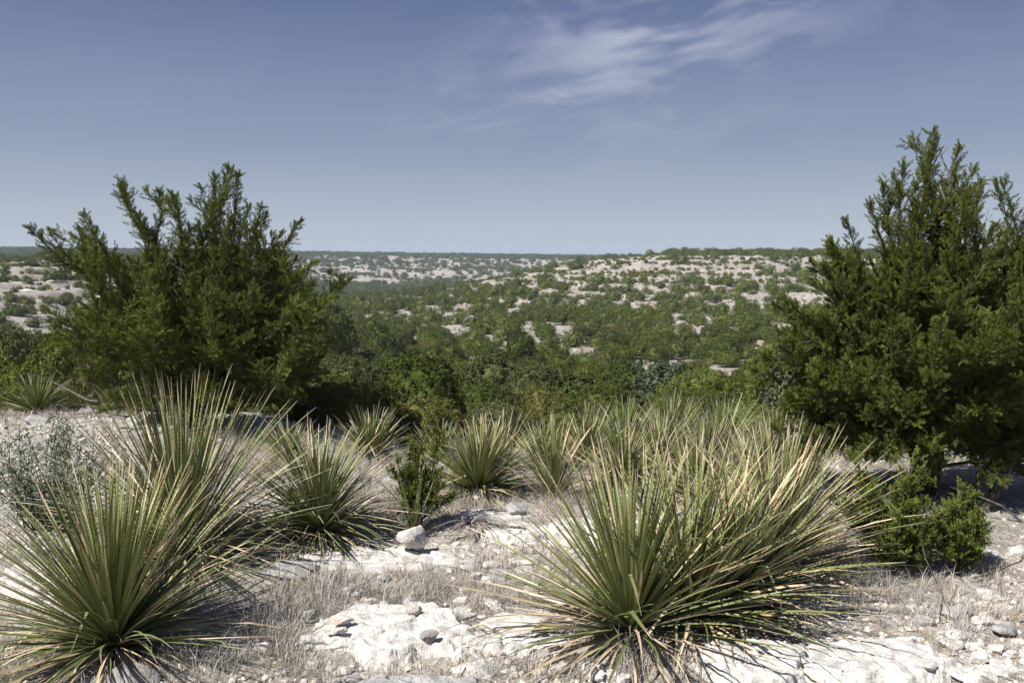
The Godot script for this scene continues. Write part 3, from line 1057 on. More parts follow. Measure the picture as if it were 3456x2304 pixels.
func on_outcrop(x: float, z: float, grow: float) -> bool:
	for o in outcrops:
		if pow((x - o[0]) / (o[2] * grow), 2.0) + pow((z - o[1]) / (o[3] * grow), 2.0) < 1.0:
			return true
	return false

func clear_of_plants(x: float, z: float, k: float) -> bool:
	for p in plants:
		if Vector2(x - p[0], z - p[1]).length() < p[2] * k:
			return false
	return true

func stone(kind: String, flat: bool, x: float, z: float, w: float, h: float, d: float, label: String, group: String, seed_: int, res: int) -> MeshInstance3D:
	var y := height(x, z)
	for o in outcrops:
		var q := pow((x - o[0]) / o[2], 2.0) + pow((z - o[1]) / o[3], 2.0)
		if q < 0.6:
			y += o[4] if o.size() > 4 else 0.06
			break
	var s := solo("stone", rock_mesh(seed_, flat, res, 11), M[kind], Vector3(x, y - 0.1 * h, z), label, "stone", group)
	s.basis = Basis(Vector3.UP, rr(-0.5, 0.5)) * Basis(Vector3(rr(-1, 1), 0, rr(-1, 1)).normalized(), rr(0.0, 0.2 if flat else 0.12)) * Basis.from_scale(Vector3(w, h * 1.12, d))
	return s


# ------------------------------------------------------------------ scrub
func cover_at(x: float, z: float) -> float:
	# chance of a bush
	var d := -z
	var c := n_cov.get_noise_2d(x, z)
	var near := 0.62 if c > -0.3 else 0.1
	if d < 40.0:
		return near
	var w := hills(x, d)
	var p := lerpf(near, 0.52 + 0.6 * c, smoothstep(24.0, 60.0, d))
	p = lerpf(p, 0.80, smoothstep(150.0, 300.0, d) * (1.0 - smoothstep(0.0, 0.2, maxf(w.x, w.y))))
	p = lerpf(p, 0.33 + 0.4 * c, smoothstep(0.03, 0.3, w.y))
	p = lerpf(p, 0.055 + 0.12 * c, smoothstep(0.40, 0.62, w.y))
	p = lerpf(p, 0.6, smoothstep(0.985, 1.0, w.y) * (1.0 - smoothstep(0.0, 0.05, w.z)))
	p = lerpf(p, 0.10 + 0.2 * c, smoothstep(0.1, 0.5, w.x))
	var band := n_mid.get_noise_2d(height(x, z) * 6.0, x * 0.05)
	p = lerpf(p, 0.20 + 0.16 * c + 0.22 * band + 0.12 * n_mid.get_noise_2d(x, z), smoothstep(0.02, 0.12, w.z))
	p = lerpf(p, 0.8, smoothstep(0.9, 1.0, w.z))
	return p

func zone_of(x: float, d: float) -> String:
	var w := hills(x, d)
	if d < 32.0: return "just below the shelf"
	if w.z > 0.03: return "far plateau"
	if w.x > 0.25: return "rocky left hill"
	if w.y > 0.95: return "right hill crest"
	if w.y > 0.6: return "rocky right hill"
	if w.y > 0.25: return "lower right slope"
	if d < 75.0: return "near valley side"
	return "valley floor"

func make_scrub() -> void:
	var kinds := ["j", "k", "d", "y", "s"]
	var mats := {}
	var near := {}
	var mid := {}
	for k in kinds + ["r", "o"]:
		var kk: String = "k" if k == "o" else k
		near[k] = []
		mid[k] = []
		for i in 2:
			near[k].append(bush_mesh(11 + i * 7 + kk.unicode_at(0), 420 if kk in ["j", "y", "d"] else 340, 56, 0.026 if kk in ["j", "y", "d"] else 0.03, kk))
			mid[k].append(bush_mesh(12 + i * 7 + kk.unicode_at(0), 300, 44, 0.031, kk))
	var far_mesh := bush_mesh(5, 80, 12, 0.085, "j")
	var stems := stem_mesh(4, 6, 0.55, 0.3, 0.03, Color(0.17, 0.145, 0.12))
	var bare := stem_mesh(8, 16, 0.75, 0.55, 0.014, Color(0.33, 0.31, 0.29))
	var hues := [Color(0.95, 0.95, 0.95), Color(0.86, 0.89, 0.87), Color(1.0, 0.97, 0.86), Color(0.84, 0.87, 0.82), Color(0.93, 0.90, 0.92)]
	var shades := {"needle": [], "leaf": []}
	for key in shades:
		for hue in hues:
			var m2: StandardMaterial3D = M[key].duplicate()
			m2.albedo_color = hue
			shades[key].append(m2)
	var mat_of := func(k: String) -> Material: return shades["leaf" if k in ["k", "s", "o"] else "needle"][rng.randi() % 5]
	var taken := []
	for b in BUSHES:
		var y := height(b[1], b[2])
		var h: float = clampf(b[4] - y, 0.6, b[3] * 1.25)
		var t := thing("bush", Vector3(b[1], y, b[2]), b[5], "bush", "bushes beyond the shelf")
		var big: bool = -b[2] < 36.0
		var c := part("crown", (near if big else mid)[b[0]][rng.randi() % 2], mat_of.call(b[0]), t)
		c.transform = Transform3D(Basis.from_scale(Vector3(b[3], h / 0.95, b[3])), Vector3.ZERO)
		c.rotate_y(rr(0.0, TAU))
		var s := part("trunk", bare if b[0] == "d" else stems, M.bark, t)
		s.scale = Vector3(b[3], h, b[3])
		taken.append([b[1], b[2], b[3] * 0.5])
	# everything else: scattered by how thick the cover is
	var spots := []
	for zone in [[10.5, 60.0, 2.1], [60.0, 150.0, 2.2], [150.0, 450.0, 2.9], [450.0, 1250.0, 4.6]]:
		var step: float = zone[2]
		var d: float = zone[0]
		while d < zone[1]:
			var x := -0.74 * d
			while x < 0.74 * d:
				var px := x + rr(-0.45, 0.45) * step
				var pd := d + rr(-0.45, 0.45) * step
				x += step
				var roll := rng.randf()
				var width := lerpf(0.45, 1.15, pow(rng.randf(), 0.8)) * step
				var pick := rng.randf()
				var shade := rr(0.85, 1.15)
				if pd < 10.2 + 0.1 * absf(px): continue
				if pd < 16.0 and absf(px) < 5.0 and rng.randf() < 0.5: continue
				if roll > cover_at(px, -pd): continue
				var ok := true
				if pd < 150.0:
					for q in taken:
						if Vector2(px - q[0], -pd - q[1]).length() < q[2] * 0.8 + (0.9 if pd < 32.0 else 0.0):
							ok = false
							break
				if pd < 60.0:
					# nothing on the shelf's brow stands up into the view over the valley
					var room := (1.6 - (0.155 - 0.0012 * pd) * pd - height(px, -pd)) * lerpf(0.5, 1.0, pick)
					if room < width * 0.7: width = room / 0.7
					if width < 0.7: ok = false
				if ok:
					spots.append([px, pd, width, pick, shade, width / pd * (1.0 if absf(px / pd) < 0.6 else 0.2)])
			d += step
	spots.sort_custom(func(p, q): return p[5] > q[5])
	var tone := {"j": "dark green juniper", "k": "deep green oak", "d": "olive twiggy", "y": "yellow-green juniper", "s": "silvery grey-green oak"}
	var where := []
	var tints := []
	for i in spots.size():
		var s: Array = spots[i]
		var x: float = s[0]
		var d: float = s[1]
		var y := height(x, -d)
		var k: String = "j" if s[3] < 0.6 else "k" if s[3] < 0.78 else "d" if s[3] < 0.88 else "y" if s[3] < 0.96 else "s"
		var h: float = s[2] * lerpf(0.60, 0.92, fmod(s[3] * 37.0, 1.0))
		if i < 262:
			var zone := zone_of(x, d)
			var w: String = "small" if s[2] < 1.75 else "medium" if s[2] < 2.3 else "broad"
			var shape := "low" if h / s[2] < 0.70 else "rounded" if h / s[2] < 0.78 else "tall"
			var u := x / d
			var side := "far left" if u < -0.45 else "left" if u < -0.3 else "left of centre" if u < -0.15 else "just left of centre" if u < -0.04 else "just right of centre" if u < 0.08 else "right of centre" if u < 0.2 else "right" if u < 0.34 else "far right"
			if d >= 32.0 and d < 110.0:
				side = ("front, " if d < 42.0 else "second row, " if d < 52.0 else "third row, " if d < 64.0 else "back, ") + side
			var t := thing("bush", Vector3(x, y, -d), "%s %s %s bush %s, %s" % [w, shape, tone[k], ("on " + zone) if zone != "just below the shelf" else zone, side], "bush", "bushes beyond the shelf")
			var c := part("crown", (near if d < 26.0 else mid)[k][rng.randi() % 2], mat_of.call(k), t)
			c.transform = Transform3D(Basis.from_scale(Vector3(s[2], h / 0.95, s[2])), Vector3.ZERO)
			c.rotate_y(rr(0.0, TAU))
			if d < 60.0:
				var st := part("trunk", bare if k == "d" else stems, M.bark, t)
				st.scale = Vector3(s[2], h, s[2])
		else:
			where.append(Transform3D(Basis(Vector3.UP, s[3] * 60.0) * Basis.from_scale(Vector3(s[2], h, s[2])), Vector3(x, y - 0.05, -d)))
			var c: Color = {"j": Color(1, 1, 1), "k": Color(0.85, 0.9, 1.0), "d": Color(1.3, 1.2, 1.5), "y": Color(1.3, 1.25, 1.15), "s": Color(1.25, 1.2, 2.0)}[k]
			tints.append(c * s[4] * 0.82)
	for i in 42000:
		var d := rr(90.0, 330.0) if i % 2 == 0 else rr(430.0, 880.0)
		var x := rr(-0.72, 0.72) * d
		var w := hills(x, d)
		var face := maxf(w.z, maxf(w.x, w.y))
		if face < 0.25 or (d < 400.0 and rng.randf() < 0.35): continue
		if n_mid.get_noise_2d(height(x, -d) * 7.0, x * 0.12) < rr(-0.5, 0.25): continue
		var s := rr(0.5, 1.3) * (1.0 if d < 400.0 else 1.9)
		where.append(Transform3D(Basis(Vector3.UP, rr(0.0, TAU)) * Basis.from_scale(Vector3(s, s * rr(0.6, 1.0), s)), Vector3(x, height(x, -d) - 0.05, -d)))
		tints.append((Color(1, 1, 1) if rng.randf() < 0.6 else Color(1.5, 1.25, 1.5)) * rr(0.65, 1.0))
	var scrub := copies("scrub", far_mesh, M.needle, where, tints, self)
	tag(scrub, "countless small dark green bushes dotting the valley and hillsides", "scrub", "", "stuff")
	print("bushes scattered: ", spots.size())
	# rubble and ledge blocks on the pale slopes
	where = []
	tints = []
	for i in 16000:
		var d := rr(35.0, 330.0) if i % 3 else rr(330.0, 900.0)
		var x := rr(-0.72, 0.72) * d
		if n_cov.get_noise_2d(x * 2.0 + 50.0, d * 2.0) < -0.1: continue
		var w := hills(x, d)
		if maxf(w.x, maxf(w.y, w.z)) < 0.1 and rng.randf() < 0.6: continue
		var s := rr(0.25, 1.1) * (1.0 if d < 330.0 else 2.2)
		var slab := i % 5 < 2 and d > 110.0
		if d < 110.0: s *= 0.55
		where.append(Transform3D(Basis(Vector3.UP, rr(-0.3, 0.3) if slab else rr(0.0, TAU)) * Basis.from_scale(Vector3(s * (rr(3.0, 7.0) if slab else rr(0.8, 2.0)), s * (rr(0.2, 0.4) if slab else rr(0.3, 0.6)), s * (0.5 if slab else 1.0))), Vector3(x, height(x, -d) - 0.05 * s, -d)))
		tints.append(Color(1, 1, 1) * rr(0.65, 1.05))
	var rubble := copies("rubble", pebble_mesh(3, Color(0.50, 0.48, 0.445)), M.pebble, where, tints, self)
	tag(rubble, "pale limestone blocks strewn along the ledges of the hillsides", "rubble", "", "stuff")
	# sotol and bunch grass clumps on the right-hand slope
	where = []
	tints = []
	for i in 9000:
		var d := rr(26.0, 240.0)
		var x := rr(-0.7, 0.72) * d
		var w := hills(x, d)
		if rng.randf() > 0.25 + 3.2 * w.y * (1.0 - w.y): continue
		var s := rr(0.5, 1.1)
		where.append(Transform3D(Basis(Vector3.UP, rr(0.0, TAU)) * Basis.from_scale(Vector3(s, s * rr(0.7, 1.0), s)), Vector3(x, height(x, -d), -d)))
		tints.append(Color(1, 1, 1) * rr(0.8, 1.2) * (Color(1, 1, 1) if rng.randf() < 0.6 else Color(1.5, 1.15, 0.9)))
	var clump := copies("bunch_grass", tuft_mesh(90, 60, 0.85, 0.5, 0.02, Color(0.19, 0.20, 0.075), Color(0.30, 0.27, 0.12)), M.straw, where, tints, self)
	tag(clump, "yellow-green bunch grass and small sotols between the valley bushes", "grass", "", "stuff")


func pebble_mesh(seed_: int, col: Color) -> ArrayMesh:
	var r := RandomNumberGenerator.new()
	r.seed = seed_
	var b := MB.new()
	# a squashed icosahedron-like lump: two poles and two rings of five
	var ring := []
	for k in 2:
		var q := []
		for i in 5:
			var a := TAU * (i + 0.5 * k) / 5.0 + r.randf_range(-0.3, 0.3)
			q.append(Vector3(cos(a) * r.randf_range(0.4, 0.56), 0.12 + 0.42 * k + r.randf_range(-0.1, 0.14), sin(a) * r.randf_range(0.4, 0.56)) * Vector3(1.0 - 0.22 * k, 1, 1.0 - 0.22 * k))
		ring.append(q)
	var top := Vector3(r.randf_range(-0.1, 0.1), 0.74, r.randf_range(-0.1, 0.1))
	var low := Vector3(0, -0.15, 0)
	for i in 5:
		var j := (i + 1) % 5
		b.tri(low, ring[0][j], ring[0][i], col)
		b.tri(ring[0][i], ring[0][j], ring[1][i], col)
		b.tri(ring[0][j], ring[1][j], ring[1][i], col)
		b.tri(ring[1][i], ring[1][j], top, col)
	return b.mesh()

func tuft_mesh(seed_: int, n: int, h: float, spread: float, w: float, c0: Color, c1: Color) -> ArrayMesh:
	var r := RandomNumberGenerator.new()
	r.seed = seed_
	var b := MB.new()
	for i in n:
		var a := r.randf_range(0.0, TAU)
		var outw := Vector3(cos(a), 0, sin(a))
		var o := outw * r.randf_range(0.0, 0.28) * spread
		var l := h * r.randf_range(0.45, 1.1)
		var tilt := r.randf_range(0.05, 1.0) * spread
		var side := outw.cross(Vector3.UP).rotated(Vector3.UP, r.randf_range(-0.9, 0.9)) * w * r.randf_range(0.6, 1.2)
		var mid := o + outw * tilt * 0.35 * l / h + Vector3.UP * l * 0.6
		var curl := r.randf_range(-0.25, 0.25)
		var tip := o + outw * tilt * l / h + Vector3.UP * l * r.randf_range(0.75, 1.0) + outw.cross(Vector3.UP) * curl * l
		var col := c0.lerp(c1, r.randf()) * r.randf_range(0.8, 1.15)
		b.quad(o - side * 0.5, o + side * 0.5, mid + side * 0.4, mid - side * 0.4, col)
		b.tri(mid - side * 0.4, mid + side * 0.4, tip, col)
	return b.mesh()


# ------------------------------------------------------------------ the shelf in front
func make_outcrops() -> void:
	outcrop(-0.52, -3.38, 0.40, 0.26, 0.055, 3, "c", "broad white bedrock outcrop with small rocks lying on it, bottom centre")
	outcrop(-0.68, -4.30, 0.50, 0.20, 0.022, 5, "c", "low bare bedrock sheet under the pale cream boulder")
	outcrop(0.03, -4.58, 0.24, 0.10, 0.055, 7, "c", "long white ledge behind the rounded white rock in the middle")
	outcrop(0.46, -4.62, 0.34, 0.20, 0.07, 9, "c", "white layered bedrock showing behind the big right sotol's left leaves")
	outcrop(1.32, -4.85, 0.28, 0.16, 0.07, 13, "c", "white bedrock seen between the big right sotol and the straw-tipped sotol")
	outcrop(0.92, -3.06, 0.26, 0.20, 0.075, 17, "c", "thick white block below the big right sotol, shadowed by its leaves")
	outcrop(1.38, -3.10, 0.38, 0.20, 0.055, 19, "c", "big smooth pale slab beside the stone litter at lower right")
	outcrop(-0.36, -2.92, 0.30, 0.10, 0.05, 23, "g", "grey bedrock edge cut by the bottom of the frame")
	outcrop(-2.25, -3.95, 0.40, 0.22, 0.06, 29, "c", "pale slab behind the front left sotol's left leaves")
	outcrop(0.02, -3.30, 0.24, 0.10, 0.03, 31, "c", "cracked thin white bedrock left of the big right sotol's base")
	outcrop(-0.1, -5.0, 0.3, 0.12, 0.04, 37, "c", "pale bedrock in dry grass in front of the round sotol")

func make_stones() -> void:
	var i := 0
	for s in STONES:
		i += 1
		stone(s[0], s[1] == 1, s[2], s[3], s[4], s[5], s[6], s[7], "", 100 + i % 14, 12)
	# smaller ones
	var regions := [
		[2.05, -3.25, 0.48, 0.45, 75, "in the litter at lower right", "small stones in the stone litter"],
		[-0.4, -3.85, 0.55, 0.2, 26, "in grass behind the outcrop", "small stones in the central grass"],
		[0.25, -4.3, 0.55, 0.3, 30, "among the middle ledges", "small stones among the ledges"],
		[-0.2, -3.0, 0.7, 0.2, 30, "in front of the outcrop", "small stones along the bottom"],
		[-3.3, -6.4, 1.4, 1.2, 60, "on the gravel bank", "small stones on the gravel bank"],
		[2.5, -4.3, 0.6, 0.7, 30, "in dead twigs by small junipers", "small stones near the small junipers"],
	]
	for k in 70:
		var d := rr(2.7, 6.0)
		var x := rr(-0.55, 0.6) * d
		if rng.randf() > 0.25 + paleness(x, -d) or on_outcrop(x, -d, 0.9) or not clear_of_plants(x, -d, 0.5): continue
		var w := rr(0.04, 0.11)
		var tall := rr(0.35, 0.75)
		var kind := "g" if rng.randf() < 0.25 else "p" if rng.randf() < 0.1 else "c"
		var side: String = "far left" if x / d < -0.35 else "left" if x / d < -0.12 else "middle" if x / d < 0.12 else "right" if x / d < 0.35 else "far right"
		var depth: String = "in the front row" if d < 3.4 else "beside the nearest sotols" if d < 4.2 else "between the middle sotols" if d < 5.2 else "before the back sotols"
		stone(kind, tall < 0.48, x, -d, w, w * tall, w * rr(0.6, 1.0), "%s %s %s stone lying %s, %s" % ["palm-sized" if w < 0.07 else "hand-long", "flat" if tall < 0.48 else "blocky" if tall > 0.62 else "rounded", {"c": "cream", "g": "grey", "p": "pinkish"}[kind], depth, side], "loose stones on the shelf", 100 + rng.randi() % 14, 7)
	for r in regions:
		for k in r[4]:
			var x: float = r[0] + r[2] * rr(-1.0, 1.0)
			var z: float = r[1] + r[3] * rr(-1.0, 1.0)
			if on_outcrop(x, z, 0.9) and rng.randf() < 0.8: continue
			var w := 0.022 + 0.055 * pow(rng.randf(), 2.0)
			var kind := "g" if rng.randf() < 0.18 else "p" if rng.randf() < 0.14 else "c"
			var tall := rr(0.35, 0.75)
			var side: String = "right" if x > r[0] + r[2] * 0.33 else "left" if x < r[0] - r[2] * 0.33 else "middle"
			var depth: String = "back" if z < r[1] - r[3] * 0.33 else "front" if z > r[1] + r[3] * 0.33 else "centre"
			var label := "%s %s %s stone %s, %s %s" % ["tiny" if w < 0.03 else "small" if w < 0.045 else "fist-sized", "flat" if tall < 0.48 else "blocky" if tall > 0.62 else "rounded", {"c": "cream", "g": "grey", "p": "pinkish"}[kind], r[5], depth, side]
			stone(kind, tall < 0.48, x, z, w, w * tall, w * rr(0.6, 1.0), label, r[6], 100 + rng.randi() % 14, 4)

func make_litter() -> void:
	var where := []
	var tints := []
	for i in 34000:
		var d := 2.5 + 8.0 * pow(rng.randf(), 1.6)
		var x := rr(-0.85, 0.9) * d
		var p := paleness(x, -d)
		if rng.randf() > 0.12 + 0.88 * smoothstep(0.35, 0.9, p): continue
		if on_outcrop(x, -d, 0.95) and rng.randf() < 0.9: continue
		var s := 0.006 + 0.034 * pow(rng.randf(), 3.2)
		where.append(Transform3D(Basis.from_euler(Vector3(rr(-0.3, 0.3), rr(0.0, TAU), rr(-0.3, 0.3))) * Basis.from_scale(Vector3(s * rr(0.8, 1.6), s * rr(0.5, 1.0), s)), Vector3(x, height(x, -d) - 0.1 * s, -d)))
		var k := rr(0.7, 1.12)
		tints.append(Color(k, k * rr(0.95, 1.0), k * rr(0.88, 1.0)))
	var g := copies("gravel", pebble_mesh(7, Color(0.58, 0.55, 0.50)), M.pebble, where, tints, self)
	tag(g, "crushed white limestone gravel strewn over the shelf", "gravel", "", "stuff")
	# dry grass
	where = []
	tints = []
	var patches := [[-0.75, -5.6, 0.5, 0.6, 420], [-0.1, -6.6, 0.8, 0.5, 300], [-1.9, -6.3, 0.9, 0.6, 520], [-1.3, -7.6, 0.8, 0.5, 340], [-2.4, -7.0, 0.7, 0.5, 260], [-0.6, -6.0, 0.5, 0.4, 200], [2.9, -6.2, 0.6, 0.6, 240], [-0.45, -3.85, 0.6, 0.28, 420], [-0.95, -3.5, 0.25, 0.5, 300], [-0.2, -3.02, 0.4, 0.12, 110], [0.35, -3.95, 0.4, 0.35, 200], [0.0, -5.15, 0.6, 0.35, 260], [1.75, -4.1, 0.55, 0.5, 520], [2.5, -4.3, 0.5, 0.5, 260], [2.0, -3.45, 0.5, 0.3, 130], [-1.2, -6.8, 0.9, 0.5, 260], [-2.1, -3.1, 0.6, 0.3, 160], [-1.2, -3.05, 0.4, 0.3, 160], [-4.6, -8.6, 1.2, 0.7, 300], [1.0, -5.2, 1.0, 0.5, 260], [0.2, -4.2, 0.5, 0.2, 100], [0.5, -3.15, 0.3, 0.2, 100]]
	for q in patches:
		for i in int(q[4] * 0.72):
			var x: float = q[0] + q[2] * rng.randfn(0.0, 0.6)
			var z: float = q[1] + q[3] * rng.randfn(0.0, 0.6)
			if on_outcrop(x, z, 0.88) and rng.randf() < 0.93: continue
			var s := rr(0.4, 1.2)
			where.append(Transform3D(Basis(Vector3.UP, rr(0.0, TAU)) * Basis.from_scale(Vector3(s, s * (0.4 + 1.0 * pow(rng.randf(), 1.8)), s)), Vector3(x, height(x, z) - 0.01, z)))
			tints.append((Color(1, 1, 1) if rng.randf() < 0.7 else Color(1.08, 0.97, 0.82)) * rr(0.7, 1.2))
	for i in 2700:
		var d := rr(2.6, 10.0)
		var x := rr(-0.85, 0.9) * d
		if rng.randf() < paleness(x, -d) * 1.1 or on_outcrop(x, -d, 0.9): continue
		var s := rr(0.4, 1.1)
		where.append(Transform3D(Basis(Vector3.UP, rr(0.0, TAU)) * Basis.from_scale(Vector3(s, s * rr(0.5, 1.1), s)), Vector3(x, height(x, -d) - 0.01, -d)))
		tints.append(Color(1, 1, 1) * rr(0.75, 1.2) * (Color(1, 1, 1) if rng.randf() < 0.8 else Color(0.75, 0.95, 0.6)))
	var t := copies("dry_grass", tuft_mesh(41, 26, 0.13, 0.13, 0.0024, Color(0.53, 0.51, 0.475), Color(0.35, 0.335, 0.31)), M.straw, where, tints, self)
	tag(t, "thin grey dry grass growing in tufts between the rocks", "grass", "", "stuff")

func dry_twig(pts: Array, r0: float, label: String, col := Color(0.33, 0.30, 0.27)) -> void:
	var b := MB.new()
	var rad := []
	for i in pts.size():
		rad.append(r0 * (1.0 - 0.7 * i / (pts.size() - 1.0)))
	b.tube(pts, rad, 5, col)
	var o: Vector3 = pts[0]
	var moved := MB.new()
	moved.v = Transform3D(Basis(), -o) * b.v
	moved.c = b.c
	moved.n = b.n
	solo("dead_twig", moved.mesh(), M.bark, o, label, "dead twig", "dead twigs on the shelf")

func silver_shrub(at: Vector3) -> void:
	var t := thing("silvery_shrub", at, "fine silvery grey-green shrub on the gravel bank behind the left sotols", "shrub")
	var wood := MB.new()
	var leaf := MB.new()
	for i in 46:
		var a := rr(0.0, TAU)
		var outw := Vector3(cos(a), 0, sin(a))
		var p := outw * rr(0.0, 0.12)
		var dir := (outw * rr(0.1, 0.75) + Vector3.UP).normalized()
		var l := rr(0.4, 0.82)
		var pts := []
		var rad := []
		for k in 7:
			pts.append(p)
			rad.append(0.0045 * (1.0 - 0.8 * k / 6.0))
			p += dir * l / 6.0
			dir = (dir + rdir() * 0.22).normalized()
		wood.tube(pts, rad, 4, Color(0.14, 0.125, 0.11))
		for k in 120:
			var u := rr(0.15, 1.0) * 5.99
			var o: Vector3 = pts[int(u)].lerp(pts[int(u) + 1], u - int(u))
			var tw := (rdir() + Vector3.UP * 0.4).normalized()
			o += tw * rr(0.0, 0.07)
			var side := tw.cross(rdir()).normalized() * 0.003
			var len_ := rr(0.02, 0.042)
			var c := Color(0.135, 0.165, 0.10) * rr(0.7, 1.25)
			leaf.tri(o - side, o + side, o + tw * len_ * 0.5 + side * 1.3, c)
			leaf.tri(o - side, o + tw * len_, o + tw * len_ * 0.5 + side * 1.3, c)
	part("stems", wood.mesh(), M.bark, t)
	part("foliage", leaf.mesh(), M.leaf, t)

func oak(at: Vector3) -> void:
	var t := thing("oak_bush", at, "grey-green live oak bush at the left flank of the big right juniper", "bush")
	part("trunk", stem_mesh(61, 4, 0.95, 0.24, 0.011, Color(0.24, 0.21, 0.19)), M.bark, t)
	var c := part("crown", bush_mesh(97, 330, 60, 0.027, "s"), M.leaf, t)
	c.transform = Transform3D(Basis.from_scale(Vector3(0.72, 0.78, 0.7)), Vector3(0, 0.50, 0))

func make_sotols() -> void:
	var g := func(x: float, z: float) -> Vector3: return Vector3(x, height(x, z), z)
	sotol(g.call(-1.64, -3.28), "large front left sotol with straight green blades, cut by the left edge", 600, 0.71, {"single": 280, "dry": 0.22, "low": -8.0, "width": 1.0})
	sotol(g.call(-1.78, -4.35), "tallest sotol, rising behind the front left one with steep green blades", 520, 0.87, {"single": 240, "dry": 0.14, "low": 2.0, "width": 1.0})
	sotol(g.call(-1.12, -4.68), "drooping dark green sotol right of the tallest one, above the grey flat-topped slab", 480, 0.60, {"single": 220, "dry": 0.14, "droop": 0.5, "low": -6.0, "width": 1.0})
	sotol(g.call(0.50, -3.38), "big right sotol nearest the viewer, fanning wide green blades over straw skirts", 330, 0.74, {"single": 190, "dry": 0.25, "low": -6.0, "width": 1.2, "lean": Vector3(-0.10, 0, 0.03)})
	sotol(g.call(0.78, -3.52), "second green rosette just right of the big right sotol's base", 260, 0.76, {"single": 140, "dry": 0.28, "low": -6.0, "width": 1.15, "lean": Vector3(0.14, 0, 0)})
	sotol(g.call(1.04, -3.72), "third rosette of the big right clump, its straw skirt spread over the smooth slab", 270, 0.70, {"single": 130, "dry": 0.45, "low": -10.0, "width": 1.05, "lean": Vector3(0.22, -0.05, 0.05)})
	sotol(g.call(1.36, -4.15), "straw-tipped sotol spreading right toward the small juniper bushes", 430, 0.68, {"single": 210, "dry": 0.5, "low": -4.0, "lean": Vector3(0.1, 0, 0)})
	sotol(g.call(-0.23, -5.6), "round full sotol standing alone in the centre behind dry grass", 560, 0.47, {"single": 220, "dry": 0.24, "low": -16.0, "top": 82.0, "width": 1.15})
	sotol(g.call(0.28, -5.52), "small narrow upright sotol right beside the round full one", 130, 0.5, {"single": 90, "dry": 0.06, "low": 30.0, "fan": 1.0})
	sotol(g.call(-1.22, -7.0), "straw-streaked sotol behind the drooping one, in front of the dark juniper", 460, 0.42, {"dry": 0.35, "low": -8.0, "top": 80.0})
	sotol(g.call(-0.10, -6.6), "sotol mostly hidden behind the round full one's right side", 260, 0.46, {"dry": 0.4})
	sotol(g.call(0.62, -6.8), "leftmost sotol of the right-hand thicket, behind the narrow upright one", 360, 0.48, {"dry": 0.3})
	sotol(g.call(1.0, -7.3), "green-bladed sotol at the back left of the thicket, under the low junipers", 430, 0.50, {"dry": 0.25})
	sotol(g.call(1.46, -7.6), "sotol at the back of the right-hand thicket, below the silvery oak", 430, 0.55, {"dry": 0.28})
	sotol(g.call(1.90, -7.4), "sotol in the back row of the thicket nearest the big right juniper", 430, 0.54, {"dry": 0.42})
	sotol(g.call(0.78, -5.75), "straw-filled sotol at the thicket's front left", 450, 0.42, {"dry": 0.45})
	sotol(g.call(1.10, -6.2), "straw-filled sotol in the heart of the thicket", 450, 0.45, {"dry": 0.42})
	sotol(g.call(1.22, -5.4), "straw-filled sotol at the thicket's front, just behind the white bedrock", 450, 0.42, {"dry": 0.5})
	sotol(g.call(1.52, -6.35), "pale straw sotol between the thicket's heart and its right end", 430, 0.46, {"dry": 0.5})
	sotol(g.call(1.66, -5.6), "straw-filled sotol at the thicket's front right beside the big juniper", 430, 0.42, {"dry": 0.5})
	sotol(g.call(2.02, -6.3), "sotol half shaded under the big right juniper's left branches", 320, 0.5, {"dry": 0.4})
	sotol(g.call(3.3, -7.6), "sotol seen between the trunks of the right junipers", 260, 0.6, {"dry": 0.35})
	sotol(g.call(-5.35, -9.2), "grassy green sotol at the left edge beyond the gravel bank", 300, 0.44, {"dry": 0.06, "low": 0.0})
	sotol(g.call(-4.6, -9.6), "green sotol between the left edge sotol and the left juniper", 260, 0.42, {"dry": 0.06, "low": 5.0})
	sotol(g.call(-5.9, -8.7), "sotol tuft cut by the left edge above the gravel bank", 240, 0.5, {"dry": 0.1})
	sotol(g.call(-0.57, -4.72), "few upright sotol blades growing in the small juniper shrub", 26, 0.42, {"single": 26, "dry": 0.1, "low": 25.0})
	sotol(g.call(-0.62, -6.9), "small pale sotol between the straw-streaked and the round full sotols", 300, 0.34, {"dry": 0.4, "top": 78.0})
	sotol(g.call(-1.75, -6.35), "low straw-coloured sotol in dry grass behind the tallest one", 320, 0.36, {"dry": 0.5, "top": 78.0})
	sotol(g.call(0.25, -6.9), "low sotol in the gap behind the small narrow one", 300, 0.38, {"dry": 0.4, "top": 78.0})
	# a dead one
	var t := thing("dead_sotol", g.call(-0.24, -4.72), "collapsed dead grey sotol right of the small juniper shrub", "sotol")
	for i in 90:
		var az := rr(-1.2, 2.4)
		var radial := Vector3(cos(az), 0, sin(az))
		var el := rr(-0.1, 0.5)
		var dir := radial * cos(el) + Vector3.UP * sin(el)
		var zz := (Vector3.DOWN - dir * dir.dot(Vector3.DOWN)).normalized()
		var l := rr(0.18, 0.32)
		var leaf := part("leaf", blade[14 + i % 2], M.blade, t)
		leaf.transform = Transform3D(dir.cross(zz) * l * 2.0, dir * l, zz * l, Vector3(0, 0.07, 0))

